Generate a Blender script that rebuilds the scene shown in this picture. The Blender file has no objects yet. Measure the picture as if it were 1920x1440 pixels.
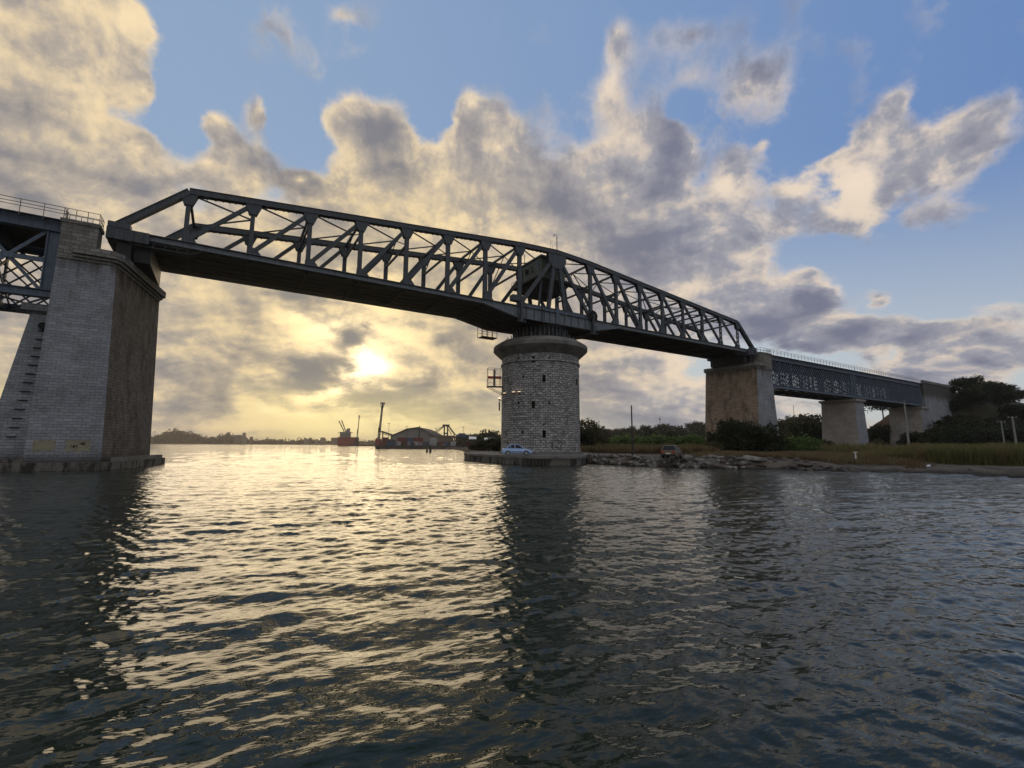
import bpy, math, random
import numpy as np
from mathutils import Vector, Matrix
random.seed(7); rng = np.random.default_rng(7)
sc = bpy.context.scene
col = sc.collection
PI = math.pi

# ---------------------------------------------------------------- camera
F = 867.98; CAM = Vector((-45.767, -59.767, 2.5))
FWD = Vector((0.52240507, 0.84262745, 0.13065958)); RGT = Vector((0.84957507, -0.52744647, 0.0047341)); UPV = Vector((-0.07290502, -0.10853201, 0.99141599))
cd = bpy.data.cameras.new('camera'); cam = bpy.data.objects.new('camera', cd); col.objects.link(cam)
cd.sensor_width = 36; cd.lens = F / 1920 * 36; cd.clip_start = 0.1; cd.clip_end = 30000
M = Matrix((RGT, UPV, -FWD)).transposed().to_4x4(); M.translation = CAM
cam.matrix_world = M; sc.camera = cam

# ---------------------------------------------------------------- exposure
sc.view_settings.view_transform = 'Standard'; sc.view_settings.look = 'None'
sc.view_settings.exposure = 0.0; sc.view_settings.gamma = 1.0; sc.view_settings.use_curve_mapping = False
sc.cycles.max_bounces = 6; sc.cycles.glossy_bounces = 3; sc.cycles.diffuse_bounces = 3
sc.cycles.caustics_reflective = False; sc.cycles.caustics_refractive = False
sc.cycles.use_denoising = True

# fixed level frame of the sky (world azimuths): H3 looks to azimuth 31.8 deg, H1 to its right, up is up
AZ = 0.5549752
H3 = Vector((math.sin(AZ), math.cos(AZ), 0)); H1 = Vector((math.cos(AZ), -math.sin(AZ), 0))
def ray(px, py):
    return (FWD + RGT * ((px - 960) / F) - UPV * ((py - 720) / F))
def sxy(px, py):
    d = ray(px, py).normalized(); w = 1 + d.dot(H3)
    return (d.dot(H1) / w, d.z / w)
def G(px, D, z=0.0):                      # point at forward distance D seen in column px, at height z
    d = ray(px, 835); p = CAM + d * D; return Vector((p.x, p.y, z))

# ---------------------------------------------------------------- node helper
class NT:
    def __init__(s, tree): s.t = tree; s.n = tree.nodes; s.l = tree.links
    def node(s, typ, **kw):
        n = s.n.new(typ)
        for k, v in kw.items():
            if k.startswith('i_'): n.inputs[k[2:].replace('_', ' ')].default_value = v
            else: setattr(n, k, v)
        return n
    def put(s, sock, v):
        if hasattr(v, 'is_linked') or hasattr(v, 'links'): s.l.new(v, sock)
        else: sock.default_value = v
    def math(s, op, a, b=0.0, c=0.0, clamp=False):
        n = s.n.new('ShaderNodeMath'); n.operation = op; n.use_clamp = clamp
        for i, v in enumerate((a, b, c)):
            if i < len(n.inputs): s.put(n.inputs[i], v)
        return n.outputs[0]
    def sstep(s, v, a, b, lo=0.0, hi=1.0):
        n = s.n.new('ShaderNodeMapRange'); n.interpolation_type = 'SMOOTHSTEP'
        for i, x in enumerate((v, a, b, lo, hi)): s.put(n.inputs[i], x)
        return n.outputs[0]
    def mix(s, f, a, b, typ='MIX'):
        n = s.n.new('ShaderNodeMix'); n.data_type = 'RGBA'; n.blend_type = typ; n.clamp_factor = True
        s.put(n.inputs[0], f)
        for sock, v in ((n.inputs[6], a), (n.inputs[7], b)):
            if isinstance(v, (tuple, list)): v = tuple(v) + ((1,) if len(v) == 3 else ())
            s.put(sock, v)
        return n.outputs[2]
    def vec(s, x, y, z=0.0):
        n = s.n.new('ShaderNodeCombineXYZ')
        for i, v in enumerate((x, y, z)): s.put(n.inputs[i], v)
        return n.outputs[0]
    def noise(s, v, scale, detail=4.0, rough=0.55, dist=0.0, color=False):
        n = s.n.new('ShaderNodeTexNoise'); n.normalize = True
        if v is not None: s.l.new(v, n.inputs['Vector'])
        n.inputs['Scale'].default_value = scale; n.inputs['Detail'].default_value = detail
        n.inputs['Roughness'].default_value = rough; n.inputs['Distortion'].default_value = dist
        return n.outputs['Color' if color else 'Fac']
    def vmath(s, op, a, b=None):
        n = s.n.new('ShaderNodeVectorMath'); n.operation = op
        s.put(n.inputs[0], a)
        if b is not None:
            if op == 'SCALE': s.put(n.inputs['Scale'], b)
            else: s.put(n.inputs[1], b)
        return n.outputs['Value'] if op == 'DOT_PRODUCT' else n.outputs[0]
def srgb(r, g, b):
    f = lambda c: (c / 255 / 12.92) if c / 255 <= 0.04045 else ((c / 255 + 0.055) / 1.055) ** 2.4
    return (f(r), f(g), f(b))

# ---------------------------------------------------------------- sky
SUN = Vector((0.24304, 0.95556, 0.16682)).normalized()
SUN_EL = math.asin(SUN.z); SUN_AZ = math.atan2(SUN.x, SUN.y)
world = bpy.data.worlds.new('World'); sc.world = world; world.use_nodes = True
def build_world():
    T = NT(world.node_tree); T.n.clear()
    tc = T.node('ShaderNodeTexCoord'); D = tc.outputs['Generated']
    d1 = T.vmath('DOT_PRODUCT', D, tuple(H1)); d3 = T.vmath('DOT_PRODUCT', D, tuple(H3))
    sep = T.node('ShaderNodeSeparateXYZ'); T.l.new(D, sep.inputs[0]); dz = sep.outputs[2]
    w = T.math('ADD', d3, 1.0); w = T.math('MAXIMUM', w, 0.05)
    X = T.math('DIVIDE', d1, w); Y = T.math('DIVIDE', T.math('MAXIMUM', dz, 0.0), w)
    # cloud-noise coordinates: squeezed towards the horizon as real cloud decks are
    Yq = T.math('MULTIPLY', T.math('LOGARITHM', T.math('ADD', Y, 0.20), math.e), 0.50)
    Q = T.vec(X, Yq, 0.0)
    Q0 = T.vec(X, Y, 0.0)
    # two warps: broad bends and fine billows
    wn = T.vmath('SUBTRACT', T.noise(Q, 5.0, 6, 0.6, color=True), (0.5, 0.5, 0.5))
    P = T.vmath('ADD', Q0, T.vmath('MULTIPLY', wn, (0.085, 0.06, 0.0)))
    def blobs(lst, grow=1.0):
        acc = None
        for (px, py, rx, ry, rot, amp) in lst:
            cx, cy = sxy(px, py)
            ax, ay = sxy(px + 40, py); bx, by = sxy(px, py - 40)
            kx = math.hypot(ax - cx, ay - cy) / 40; ky = math.hypot(bx - cx, by - cy) / 40
            mp = T.node('ShaderNodeMapping', vector_type='TEXTURE')
            mp.inputs['Location'].default_value = (cx, cy, 0); mp.inputs['Rotation'].default_value = (0, 0, math.radians(rot))
            mp.inputs['Scale'].default_value = (rx * kx * grow, ry * ky * grow, 1)
            T.l.new(P, mp.inputs['Vector'])
            g = T.node('ShaderNodeTexGradient', gradient_type='QUADRATIC_SPHERE'); T.l.new(mp.outputs[0], g.inputs[0])
            acc = T.math('MULTIPLY_ADD', g.outputs['Fac'], amp, acc if acc is not None else 0.0)
        return acc
    # cover: where cloud stands (px, py, rx, ry, rot, amount), in photograph pixels turned to directions
    COVER = [(60, 60, 250, 170, 0, 2.6), (40, 250, 290, 200, 0, 2.6), (215, 40, 110, 90, 0, 1.9), (230, 170, 110, 60, -20, 1.7), (130, 330, 260, 110, 0, 2.2), (235, 285, 75, 50, 20, 1.4), (-150, 250, 330, 420, 0, 2.5),
             (500, 215, 42, 60, 0, 1.9), (410, 240, 52, 52, 0, 1.7), (450, 290, 95, 80, 0, 2.2), (420, 340, 150, 60, 0, 1.8),
             (655, 215, 75, 85, 0, 2.1), (720, 240, 90, 90, 0, 2.0), (740, 330, 150, 130, 0, 2.6), (565, 350, 60, 30, 0, 1.2),
             (870, 215, 75, 85, 0, 2.2), (940, 235, 80, 80, 0, 2.0), (900, 320, 150, 110, 0, 2.6), (1020, 380, 150, 120, 0, 2.2),
             (1162, 95, 48, 75, 8, 1.7), (1135, 190, 60, 90, -8, 2.0), (1190, 260, 85, 120, 0, 2.2), (1240, 290, 70, 90, 0, 1.9), (1160, 370, 170, 150, 0, 2.6), (1220, 460, 160, 140, 0, 2.4), (1270, 560, 180, 90, 0, 2.2),
             (1410, 150, 130, 110, 0, 1.7), (1300, 70, 170, 80, 0, 1.3), (1280, 150, 110, 60, 0, .9),
             (1375, 350, 65, 90, 0, 1.6), (1365, 470, 110, 110, 0, 2.0), (1390, 560, 150, 90, 0, 2.2), (1430, 275, 28, 25, 0, .9), (1490, 345, 80, 40, 0, 1.1), (1480, 420, 90, 60, 0, 1.0),
             (1640, 240, 85, 70, 30, 1.5), (1620, 320, 110, 80, 25, 1.9), (1600, 400, 70, 60, 20, 1.6), (1760, 260, 150, 90, 20, 1.5), (1690, 175, 50, 45, 0, 1.1), (1840, 230, 80, 70, 0, .8), (1555, 300, 70, 30, 10, .9),
             (1530, 545, 85, 75, 0, 2.4), (1460, 600, 120, 75, 0, 2.0), (1590, 620, 120, 55, 0, 2.0), (1660, 560, 55, 32, 0, 1.3), (1700, 640, 110, 50, 0, 1.6), (1840, 620, 160, 50, 0, 1.5), (1780, 690, 220, 40, 0, 1.4), (1880, 570, 90, 30, 0, .7),
             (640, 10, 70, 40, 0, 1.0), (690, 80, 120, 60, 0, .35), (556, 235, 60, 105, 0, -2.8), (335, 215, 75, 95, 0, -2.6), (1262, 212, 48, 40, 0, -1.3), (1560, 450, 70, 40, 0, -1.0), (980, 60, 260, 90, 0, .4),
             (300, 480, 480, 150, 0, 2.2), (700, 480, 480, 150, 0, 2.2), (1050, 560, 400, 130, 0, 2.2), (500, 640, 800, 170, 0, 2.4), (1100, 690, 420, 140, 0, 2.2), (0, 560, 400, 300, 0, 2.4),
             (-700, 500, 600, 500, 0, 1.6)]
    cov = blobs(COVER, 1.27)
    # low haze of cloud at the horizon
    cov = T.math('ADD', cov, T.sstep(Y, 0.085, 0.0, 0.0, 0.9))
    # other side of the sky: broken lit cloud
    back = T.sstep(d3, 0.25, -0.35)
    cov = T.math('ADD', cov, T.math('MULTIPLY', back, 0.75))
    cov = T.math('MINIMUM', cov, 1.5)
    n1 = T.noise(Q, 6.0, 10, 0.56, 0.3)
    n2 = T.noise(Q, 24.0, 8, 0.62, 0.25)
    nn = T.math('ADD', T.math('MULTIPLY', T.math('SUBTRACT', n1, 0.5), 3.0), T.math('MULTIPLY', T.math('SUBTRACT', n2, 0.5), 1.7))
    dS = (-0.016, -0.022, 0.0)
    n1b = T.noise(T.vmath('ADD', Q, dS), 6.0, 10, 0.56, 0.3)
    n2b = T.noise(T.vmath('ADD', Q, (-0.005, -0.007, 0.0)), 24.0, 8, 0.62, 0.25)
    relief = T.math('ADD', T.math('MULTIPLY', T.math('SUBTRACT', n1, n1b), 3.2), T.math('MULTIPLY', T.math('SUBTRACT', n2, n2b), 1.3))   # + = turned from the sun
    dens = T.math('ADD', cov, nn)
    soft = T.sstep(T.noise(Q, 2.3, 2), 0.40, 0.62)
    mask = T.sstep(dens, T.math('SUBTRACT', 0.30, T.math('MULTIPLY', soft, 0.25)), T.math('ADD', 0.62, T.math('MULTIPLY', soft, 0.55)))
    # thick, grey places and thin, glowing ones
    DARK = [(700, 235, 90, 80, 0, 2.0), (725, 310, 110, 80, 0, 1.8), (640, 420, 220, 60, 0, .6), (1250, 270, 60, 90, 0, 1.0), (1210, 360, 110, 110, 0, .9), (1200, 470, 170, 90, 0, 1.0), (1060, 380, 100, 60, 0, .5), (1180, 540, 150, 60, 0, .6),
            (60, 200, 150, 90, 20, .6), (60, 300, 240, 40, 0, .5), (200, 350, 260, 50, 0, .7), (450, 250, 50, 45, 0, .9), (480, 310, 70, 40, 0, .6),
            (1530, 555, 75, 60, 0, 1.9), (1450, 610, 110, 50, 0, 1.0), (1590, 625, 110, 42, 0, 1.4), (1480, 650, 150, 30, 0, .6), (1700, 650, 80, 25, 0, .7), (1850, 640, 120, 20, 0, .7), (1810, 250, 90, 60, 20, .5), (1410, 150, 130, 100, 0, .9), (1300, 60, 150, 70, 0, .6),
            (590, 705, 75, 50, 15, 2.2), (640, 640, 50, 45, -30, 1.7), (670, 612, 40, 20, 0, 1.0), (430, 670, 80, 45, 0, .9), (800, 720, 90, 50, 0, 1.6), (830, 630, 70, 32, 0, 1.1), (700, 760, 180, 32, 0, .9), (850, 780, 130, 45, 0, 1.1), (330, 740, 70, 40, 0, .6), (420, 740, 120, 25, 0, .7), (530, 560, 80, 25, 0, .6),
            (1230, 785, 220, 25, 0, 1.1), (1130, 700, 80, 50, 0, .3)]
    LIT = [(825, 225, 45, 45, 0, 1.4), (870, 190, 60, 50, 0, 1.1), (940, 260, 80, 70, 0, .9), (1145, 150, 40, 60, 0, 1.4), (1163, 70, 30, 40, 0, .9), (1270, 110, 50, 50, 0, .6), (1360, 345, 40, 40, 0, 1.2), (1350, 430, 70, 70, 0, .8), (1400, 500, 60, 60, 0, .6), (1600, 350, 95, 90, 20, 2.0), (1640, 260, 80, 70, 30, 1.2), (1310, 540, 70, 40, 20, .9), (1490, 345, 60, 30, 0, .6),
           (240, 50, 80, 60, 0, 1.1), (260, 185, 50, 30, 0, 1.2), (190, 130, 80, 120, 0, .6), (60, 50, 130, 60, 0, .6), (250, 290, 45, 30, 20, 1.1), (505, 205, 30, 40, 0, 1.3), (410, 225, 30, 25, 0, .8), (395, 315, 50, 20, 0, .8), (563, 347, 20, 14, 0, 1.5), (652, 170, 25, 18, 0, 1.0),
           (690, 670, 70, 70, 0, 1.6), (565, 630, 90, 60, 0, 1.5), (360, 640, 40, 20, 0, .7), (470, 800, 330, 40, 0, 1.7), (1520, 490, 45, 14, -10, 1.4), (1592, 535, 16, 28, 0, 1.2), (1660, 555, 40, 16, 0, .8), (370, 560, 120, 60, 0, .7), (760, 620, 80, 50, 0, .7), (640, 735, 40, 20, 0, 1.2), (900, 560, 100, 40, 0, .4),
           (1270, 690, 70, 50, 0, .8), (1710, 690, 160, 30, 0, .9), (760, 795, 120, 10, 0, .5), (1140, 660, 60, 30, 0, .5), (1500, 640, 40, 12, 0, .9)]
    dk = blobs(DARK); lt = blobs(LIT)
    n3 = T.noise(Q, 3.4, 8, 0.62, 0.4)
    core = T.math('ADD', 0.20, T.math('MULTIPLY', T.sstep(dens, 0.25, 1.15), 0.30))
    core = T.math('ADD', core, T.math('MULTIPLY', T.math('SUBTRACT', n3, 0.5), 1.05))
    core = T.math('ADD', core, T.math('MULTIPLY', T.math('MINIMUM', dk, 1.4), 0.66))
    core = T.math('SUBTRACT', core, T.math('MULTIPLY', T.math('MINIMUM', lt, 1.3), 0.52))
    core = T.math('ADD', core, T.math('MULTIPLY', relief, 1.05))
    core = T.sstep(core, -0.20, 1.22)
    # nearness to the sun, for warmth
    sd = T.vmath('DOT_PRODUCT', D, tuple(SUN)); ang = T.math('ARCCOSINE', T.math('MINIMUM', sd, 0.99999))
    warm = T.sstep(ang, 0.80, 0.08)
    sxs, sys_ = sxy(690, 680)
    left = T.sstep(X, 0.12, -0.45)            # the western half is yellower
    low = T.sstep(Y, 0.30, 0.0)
    warm2 = T.math('MAXIMUM', warm, T.math('MULTIPLY', left, 0.60), clamp=True)
    litc = T.mix(warm2, srgb(236, 218, 198), srgb(255, 226, 166))
    shac = T.mix(warm2, srgb(118, 122, 142), srgb(140, 136, 132))
    midc = T.mix(warm2, srgb(160, 160, 170), srgb(198, 180, 150))
    c1 = T.mix(T.math('MULTIPLY', core, 2.0, clamp=True), litc, midc); cc = T.mix(T.math('MULTIPLY', T.math('SUBTRACT', core, 0.5), 2.0, clamp=True), c1, shac)
    # fine self-texture
    tex = T.math('ADD', 0.86, T.math('MULTIPLY', n2, 0.28))
    cc = T.mix(1.0, cc, T.vec(tex, tex, tex), 'MULTIPLY')
    # blue behind
    sky = T.node('ShaderNodeTexSky', sky_type='NISHITA', sun_disc=False, sun_elevation=SUN_EL, sun_rotation=SUN_AZ)
    sky.air_density = 1.3; sky.dust_density = 0.6; sky.ozone_density = 2.0
    blue = T.mix(T.sstep(X, 0.7, -0.4), srgb(100, 136, 194), srgb(148, 172, 204))
    blue = T.mix(T.sstep(Y, 0.42, 0.75), blue, srgb(60, 68, 78))
    blue = T.mix(T.sstep(Y, 0.30, 0.0), blue, srgb(205, 212, 215))
    blue = T.mix(T.math('MULTIPLY', warm2, T.sstep(Y, 0.2, 0.0)), blue, srgb(255, 240, 180))
    nsk = T.mix(1.0, sky.outputs[0], (0.1, 0.1, 0.1), 'MULTIPLY')
    blue = T.mix(0.88, nsk, blue)
    colr = T.mix(mask, blue, cc)
    # thin bright band over the horizon in the west, pale in the east
    hz = T.math('MULTIPLY', T.sstep(Y, 0.075, 0.012), T.math('ADD', 0.5, T.math('MULTIPLY', left, 0.5)))
    hzc = T.mix(T.sstep(X, 0.15, -0.1), srgb(212, 210, 202), srgb(255, 234, 160))
    colr = T.mix(T.math('MULTIPLY', hz, T.sstep(n3, 0.62, 0.42)), colr, hzc)
    # the sun glowing through the cloud
    burst = blobs([(686, 684, 60, 66, 0, 2.6), (612, 674, 36, 20, 0, 1.0), (570, 635, 90, 55, 0, .5), (640, 733, 40, 18, 0, .8), (600, 610, 120, 60, 0, .35), (690, 630, 130, 70, 0, .4)])
    burst = T.math('MULTIPLY', burst, T.sstep(T.math('ADD', T.math('MULTIPLY', n1, 0.5), n2), 0.92, 0.62, 0.15, 1.0))
    gl = T.math('ADD', T.math('MULTIPLY', T.math('POWER', T.sstep(ang, 0.42, 0.0), 2.0), 0.30), burst)
    gl = T.math('MULTIPLY', gl, T.sstep(core, 0.85, 0.10, 0.05, 1.0))
    colr = T.mix(1.0, colr, T.mix(1.0, (1.0, 0.82, 0.50), T.vec(gl, gl, gl), 'MULTIPLY'), 'ADD')
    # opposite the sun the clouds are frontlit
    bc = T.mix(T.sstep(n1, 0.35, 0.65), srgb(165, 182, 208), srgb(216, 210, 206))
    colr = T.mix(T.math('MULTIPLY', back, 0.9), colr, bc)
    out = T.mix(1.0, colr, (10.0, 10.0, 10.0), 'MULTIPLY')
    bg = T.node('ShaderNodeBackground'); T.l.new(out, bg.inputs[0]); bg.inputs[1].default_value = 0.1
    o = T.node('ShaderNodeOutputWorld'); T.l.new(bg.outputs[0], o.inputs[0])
    for m_ in T.n:
        if m_.type == 'MIX': m_.clamp_result = False
build_world()
world.cycles.sampling_method = 'MANUAL'; world.cycles.sample_map_resolution = 512
sl = bpy.data.lights.new('sun', 'SUN'); sl.energy = 0.6; sl.angle = math.radians(40); sl.color = (1.0, 0.78, 0.5)
so = bpy.data.objects.new('sun', sl); col.objects.link(so); so.rotation_euler = (-SUN).to_track_quat('-Z', 'Y').to_euler()
so.location = (0, 0, 100)

# ---------------------------------------------------------------- materials
MATS = {}
def newmat(name):
    m = bpy.data.materials.new(name); m.use_nodes = True; t = NT(m.node_tree)
    b = [n for n in m.node_tree.nodes if n.type == 'BSDF_PRINCIPLED'][0]
    MATS[name] = m; return m, t, b
def bump(t, b, h, strength=0.5, dist=0.05):
    n = t.node('ShaderNodeBump'); n.inputs['Strength'].default_value = strength; n.inputs['Distance'].default_value = dist
    t.l.new(h, n.inputs['Height']); t.l.new(n.outputs[0], b.inputs['Normal']); return n
def mat_simple(name, c, rough=0.7, c2=None, scale=2.0, metal=0.0, bmp=0.0, spec=0.5):
    m, t, b = newmat(name); tc = t.node('ShaderNodeTexCoord').outputs['Object']
    if c2 is None: c2 = tuple(x * 0.7 for x in c)
    n = t.noise(tc, scale, 6, 0.6)
    t.l.new(t.mix(t.sstep(n, 0.35, 0.68), c, c2), b.inputs['Base Color'])
    b.inputs['Roughness'].default_value = rough; b.inputs['Metallic'].default_value = metal
    b.inputs['Specular IOR Level'].default_value = spec
    if bmp: bump(t, b, t.noise(tc, scale * 6, 5), bmp, 0.03)
    return m
def mat_steel(name, c, rust=(0.07, 0.035, 0.02), amt=0.62):
    m, t, b = newmat(name); tc = t.node('ShaderNodeTexCoord').outputs['Object']
    n = t.noise(tc, 1.7, 8, 0.65); n2 = t.noise(t.vmath('MULTIPLY', tc, (3, 3, .5)), 2.0, 6, 0.6)
    cc = t.mix(t.sstep(n2, 0.3, 0.7), c, tuple(x * 0.6 for x in c))
    cc = t.mix(t.sstep(n, amt, amt + 0.12, 0, .8), cc, rust)
    t.l.new(cc, b.inputs['Base Color']); b.inputs['Roughness'].default_value = 0.6; b.inputs['Specular IOR Level'].default_value = 0.3
    # rivet lines
    v = t.node('ShaderNodeTexVoronoi'); v.inputs['Scale'].default_value = 5.0; v.inputs['Randomness'].default_value = 0.05; t.l.new(tc, v.inputs['Vector'])
    bump(t, b, t.math('ADD', t.sstep(v.outputs['Distance'], 0.16, 0.10), t.math('MULTIPLY', n, 2.0)), 0.35, 0.02)
    return m
def mat_stone(name, c1, c2, mortar, bw, bh, msize=0.02, stain=(0.06, 0.045, 0.03), st=(0.5, 0.75), stk=0.8, bs=0.6, light=None, lk=(0.6, 0.75), top=None, ink=None):
    m, t, b = newmat(name); uv = t.node('ShaderNodeTexCoord').outputs['UV']
    wob = t.vmath('SCALE', t.vmath('SUBTRACT', t.noise(uv, 1.9, 4, color=True), (0.5, 0.5, 0.5)), 0.22)
    uvw = t.vmath('ADD', uv, wob)
    br = t.node('ShaderNodeTexBrick'); t.l.new(uvw, br.inputs['Vector'])
    for k, v in (('Color1', c1), ('Color2', c2), ('Mortar', mortar)): br.inputs[k].default_value = tuple(v) + (1,)
    br.inputs['Scale'].default_value = 1; br.inputs['Mortar Size'].default_value = msize; br.inputs['Mortar Smooth'].default_value = 0.3
    br.inputs['Brick Width'].default_value = bw; br.inputs['Row Height'].default_value = bh; br.inputs['Bias'].default_value = 0.0
    cc = br.outputs['Color']
    big = t.noise(uv, 0.35, 6, 0.6); fine = t.noise(uv, 9.0, 6, 0.6)
    k = t.math('ADD', 0.10, t.math('ADD', t.math('MULTIPLY', big, 1.15), t.math('MULTIPLY', fine, 0.70)))
    cc = t.mix(1.0, cc, t.vec(k, k, k), 'MULTIPLY')
    if light:      # scattered pale blocks: lit tops of rusticated stones, put into the colour
        cell = t.noise(t.vmath('MULTIPLY', uv, (1 / bw, 1 / bh, 1)), 0.9, 2, 0.9)
        cc = t.mix(t.math('MULTIPLY', t.sstep(cell, *lk), t.sstep(br.outputs['Fac'], .5, .1)), cc, light)
    streak = t.noise(t.vmath('MULTIPLY', uv, (0.7, 0.28, 1)), 1.0, 9, 0.68, 0.5)
    cc = t.mix(t.sstep(streak, st[0], st[1], 0, stk), cc, stain)
    if top:        # runoff stains that hang from the ledge at height top
        sp = t.node('ShaderNodeSeparateXYZ'); t.l.new(uv, sp.inputs[0])
        lim = t.math('ADD', sp.outputs[1], t.math('MULTIPLY', t.noise(t.vmath('MULTIPLY', uv, (1.1, .05, 1)), 1.0, 5), 9.0))
        cc = t.mix(t.sstep(lim, top + 1.5, top + 4.5, 0, .85), cc, tuple(x * 0.5 for x in stain))
        cc = t.mix(t.sstep(t.math('ADD', sp.outputs[1], t.math('MULTIPLY', fine, 0.8)), 2.3, 1.0, 0, .8), cc, (0.03, 0.028, 0.022))
    t.l.new(cc, b.inputs['Base Color']); b.inputs['Roughness'].default_value = 0.9; b.inputs['Specular IOR Level'].default_value = 0.2
    hgt = t.math('SUBTRACT', t.math('MULTIPLY', fine, 0.5), br.outputs['Fac'])
    bump(t, b, hgt, bs, 0.06)
    return m
STEEL = mat_steel('painted_steel', (0.078, 0.088, 0.094), amt=0.57)
STEEL_BLUE = mat_steel('blue_grey_steel', (0.12, 0.15, 0.19), amt=0.62)
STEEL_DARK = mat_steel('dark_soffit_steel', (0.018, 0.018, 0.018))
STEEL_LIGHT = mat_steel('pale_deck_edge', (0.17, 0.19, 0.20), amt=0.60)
RUST_RED = mat_steel('red_lead_paint', (0.16, 0.03, 0.025))
CABIN = mat_steel('cabin_cladding', (0.13, 0.16, 0.11), amt=0.62)
STONE_W = mat_stone('tower_limestone', (0.34, 0.32, 0.29), (0.20, 0.188, 0.17), (0.035, 0.033, 0.032), 0.78, 0.36, 0.035, st=(0.56, 0.8), stk=.6, bs=1.0, light=(0.56, 0.55, 0.52), lk=(0.50, 0.64))
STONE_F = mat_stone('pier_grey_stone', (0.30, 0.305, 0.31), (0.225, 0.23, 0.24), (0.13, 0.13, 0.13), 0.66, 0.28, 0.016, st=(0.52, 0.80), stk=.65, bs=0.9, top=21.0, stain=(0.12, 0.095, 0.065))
STONE_T = mat_stone('weathered_top_stone', (0.25, 0.235, 0.20), (0.17, 0.155, 0.13), (0.08, 0.07, 0.06), 0.8, 0.36, 0.02, stain=(0.08, 0.068, 0.05), st=(0.45, 0.7), stk=.6, bs=0.9)
STONE_B = mat_stone('pier_brown_stone', (0.20, 0.175, 0.15), (0.13, 0.112, 0.095), (0.06, 0.05, 0.042), 0.62, 0.28, 0.025, stain=(0.030, 0.024, 0.019), st=(0.40, 0.70), stk=.75, top=21.0)
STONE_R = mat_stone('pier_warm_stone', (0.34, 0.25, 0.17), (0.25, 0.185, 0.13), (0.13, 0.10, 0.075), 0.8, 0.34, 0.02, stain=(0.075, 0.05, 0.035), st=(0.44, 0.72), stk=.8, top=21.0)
STONE_P = mat_stone('pier_buff_stone', (0.31, 0.275, 0.235), (0.26, 0.23, 0.20), (0.15, 0.13, 0.11), 0.9, 0.34, 0.02, stain=(0.15, 0.12, 0.09), st=(0.6, 0.85), stk=.5)
CONC = mat_simple('old_concrete', (0.17, 0.165, 0.15), 0.9, (0.09, 0.085, 0.075), 0.6, bmp=0.5)
CONC_WET = mat_stone('quay_wall_concrete', (0.16, 0.145, 0.12), (0.14, 0.125, 0.10), (0.07, 0.06, 0.05), 3.0, 1.2, 0.02, stain=(0.02, 0.018, 0.015), st=(0.45, 0.6), stk=.9)
CAPM = mat_simple('cap_concrete', (0.20, 0.185, 0.16), 0.9, (0.11, 0.10, 0.085), 0.5, bmp=0.4)
DARK = mat_simple('dark_opening', (0.008, 0.008, 0.008), 0.9)
RAILM = mat_simple('rail_paint', (0.14, 0.14, 0.13), 0.5, (0.08, 0.06, 0.05), 3.0)
PATCH = mat_simple('yellow_sign_paint', (0.27, 0.235, 0.15), 0.8, (0.19, 0.165, 0.12), 1.6)
BLACKP = mat_simple('black_marks', (0.02, 0.02, 0.025), 0.8)
REDP = mat_simple('red_sign_paint', (0.75, 0.06, 0.08), 0.5)
RUBBER = mat_simple('tyre_rubber', (0.02, 0.02, 0.02), 0.8)
GLASS = mat_simple('car_glass', (0.008, 0.010, 0.013), 0.12, spec=0.25)
SILVER = mat_simple('silver_blue_car_paint', (0.30, 0.42, 0.62), 0.25, (0.26, 0.37, 0.56), 2.0, metal=0.35)
BROWNC = mat_simple('brown_car_paint', (0.16, 0.10, 0.035), 0.4, (0.05, 0.028, 0.018), 2.5, metal=0.2)
CREAM = mat_simple('cream_paint', (0.55, 0.55, 0.52), 0.4)
RIM = mat_simple('alloy_rim', (0.45, 0.46, 0.48), 0.35, metal=0.6)
REDLAMP = mat_simple('red_lens', (0.4, 0.02, 0.02), 0.2)
WOODP = mat_simple('weathered_wood', (0.05, 0.042, 0.035), 0.9, scale=5)
CONCP = mat_simple('concrete_pole_grey', (0.26, 0.25, 0.23), 0.9, scale=3)
WHITEP = mat_simple('white_paint', (0.75, 0.76, 0.74), 0.6)
ROCK = mat_simple('pale_boulder', (0.28, 0.26, 0.23), 0.95, (0.10, 0.085, 0.07), 1.5, bmp=0.6)
ROCKD = mat_simple('brown_boulder', (0.12, 0.10, 0.08), 0.95, (0.05, 0.042, 0.035), 1.5, bmp=0.6)
SHIPRED = mat_simple('ship_hull_red', (0.24, 0.055, 0.042), 0.6, (0.17, 0.04, 0.033), 0.05)
SHEDG = mat_simple('shed_grey_cladding', (0.20, 0.19, 0.17), 0.7, (0.15, 0.14, 0.125), 0.08)
SHEDR = mat_simple('shed_red_cladding', (0.15, 0.03, 0.03), 0.7, scale=.1)
SHEDB = mat_simple('hopper_blue_paint', (0.07, 0.10, 0.18), 0.7, scale=.1)
QUAYD = mat_simple('dark_quay', (0.04, 0.036, 0.034), 0.9, (0.08, 0.07, 0.06), .15)
CRANEM = mat_simple('crane_dark_paint', (0.05, 0.06, 0.075), 0.6, scale=.3)
FARB = mat_simple('distant_building_wall', (0.22, 0.19, 0.16), 0.9, scale=.02)
FARD = mat_simple('distant_building_brown', (0.14, 0.11, 0.085), 0.9, scale=.02)
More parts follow.
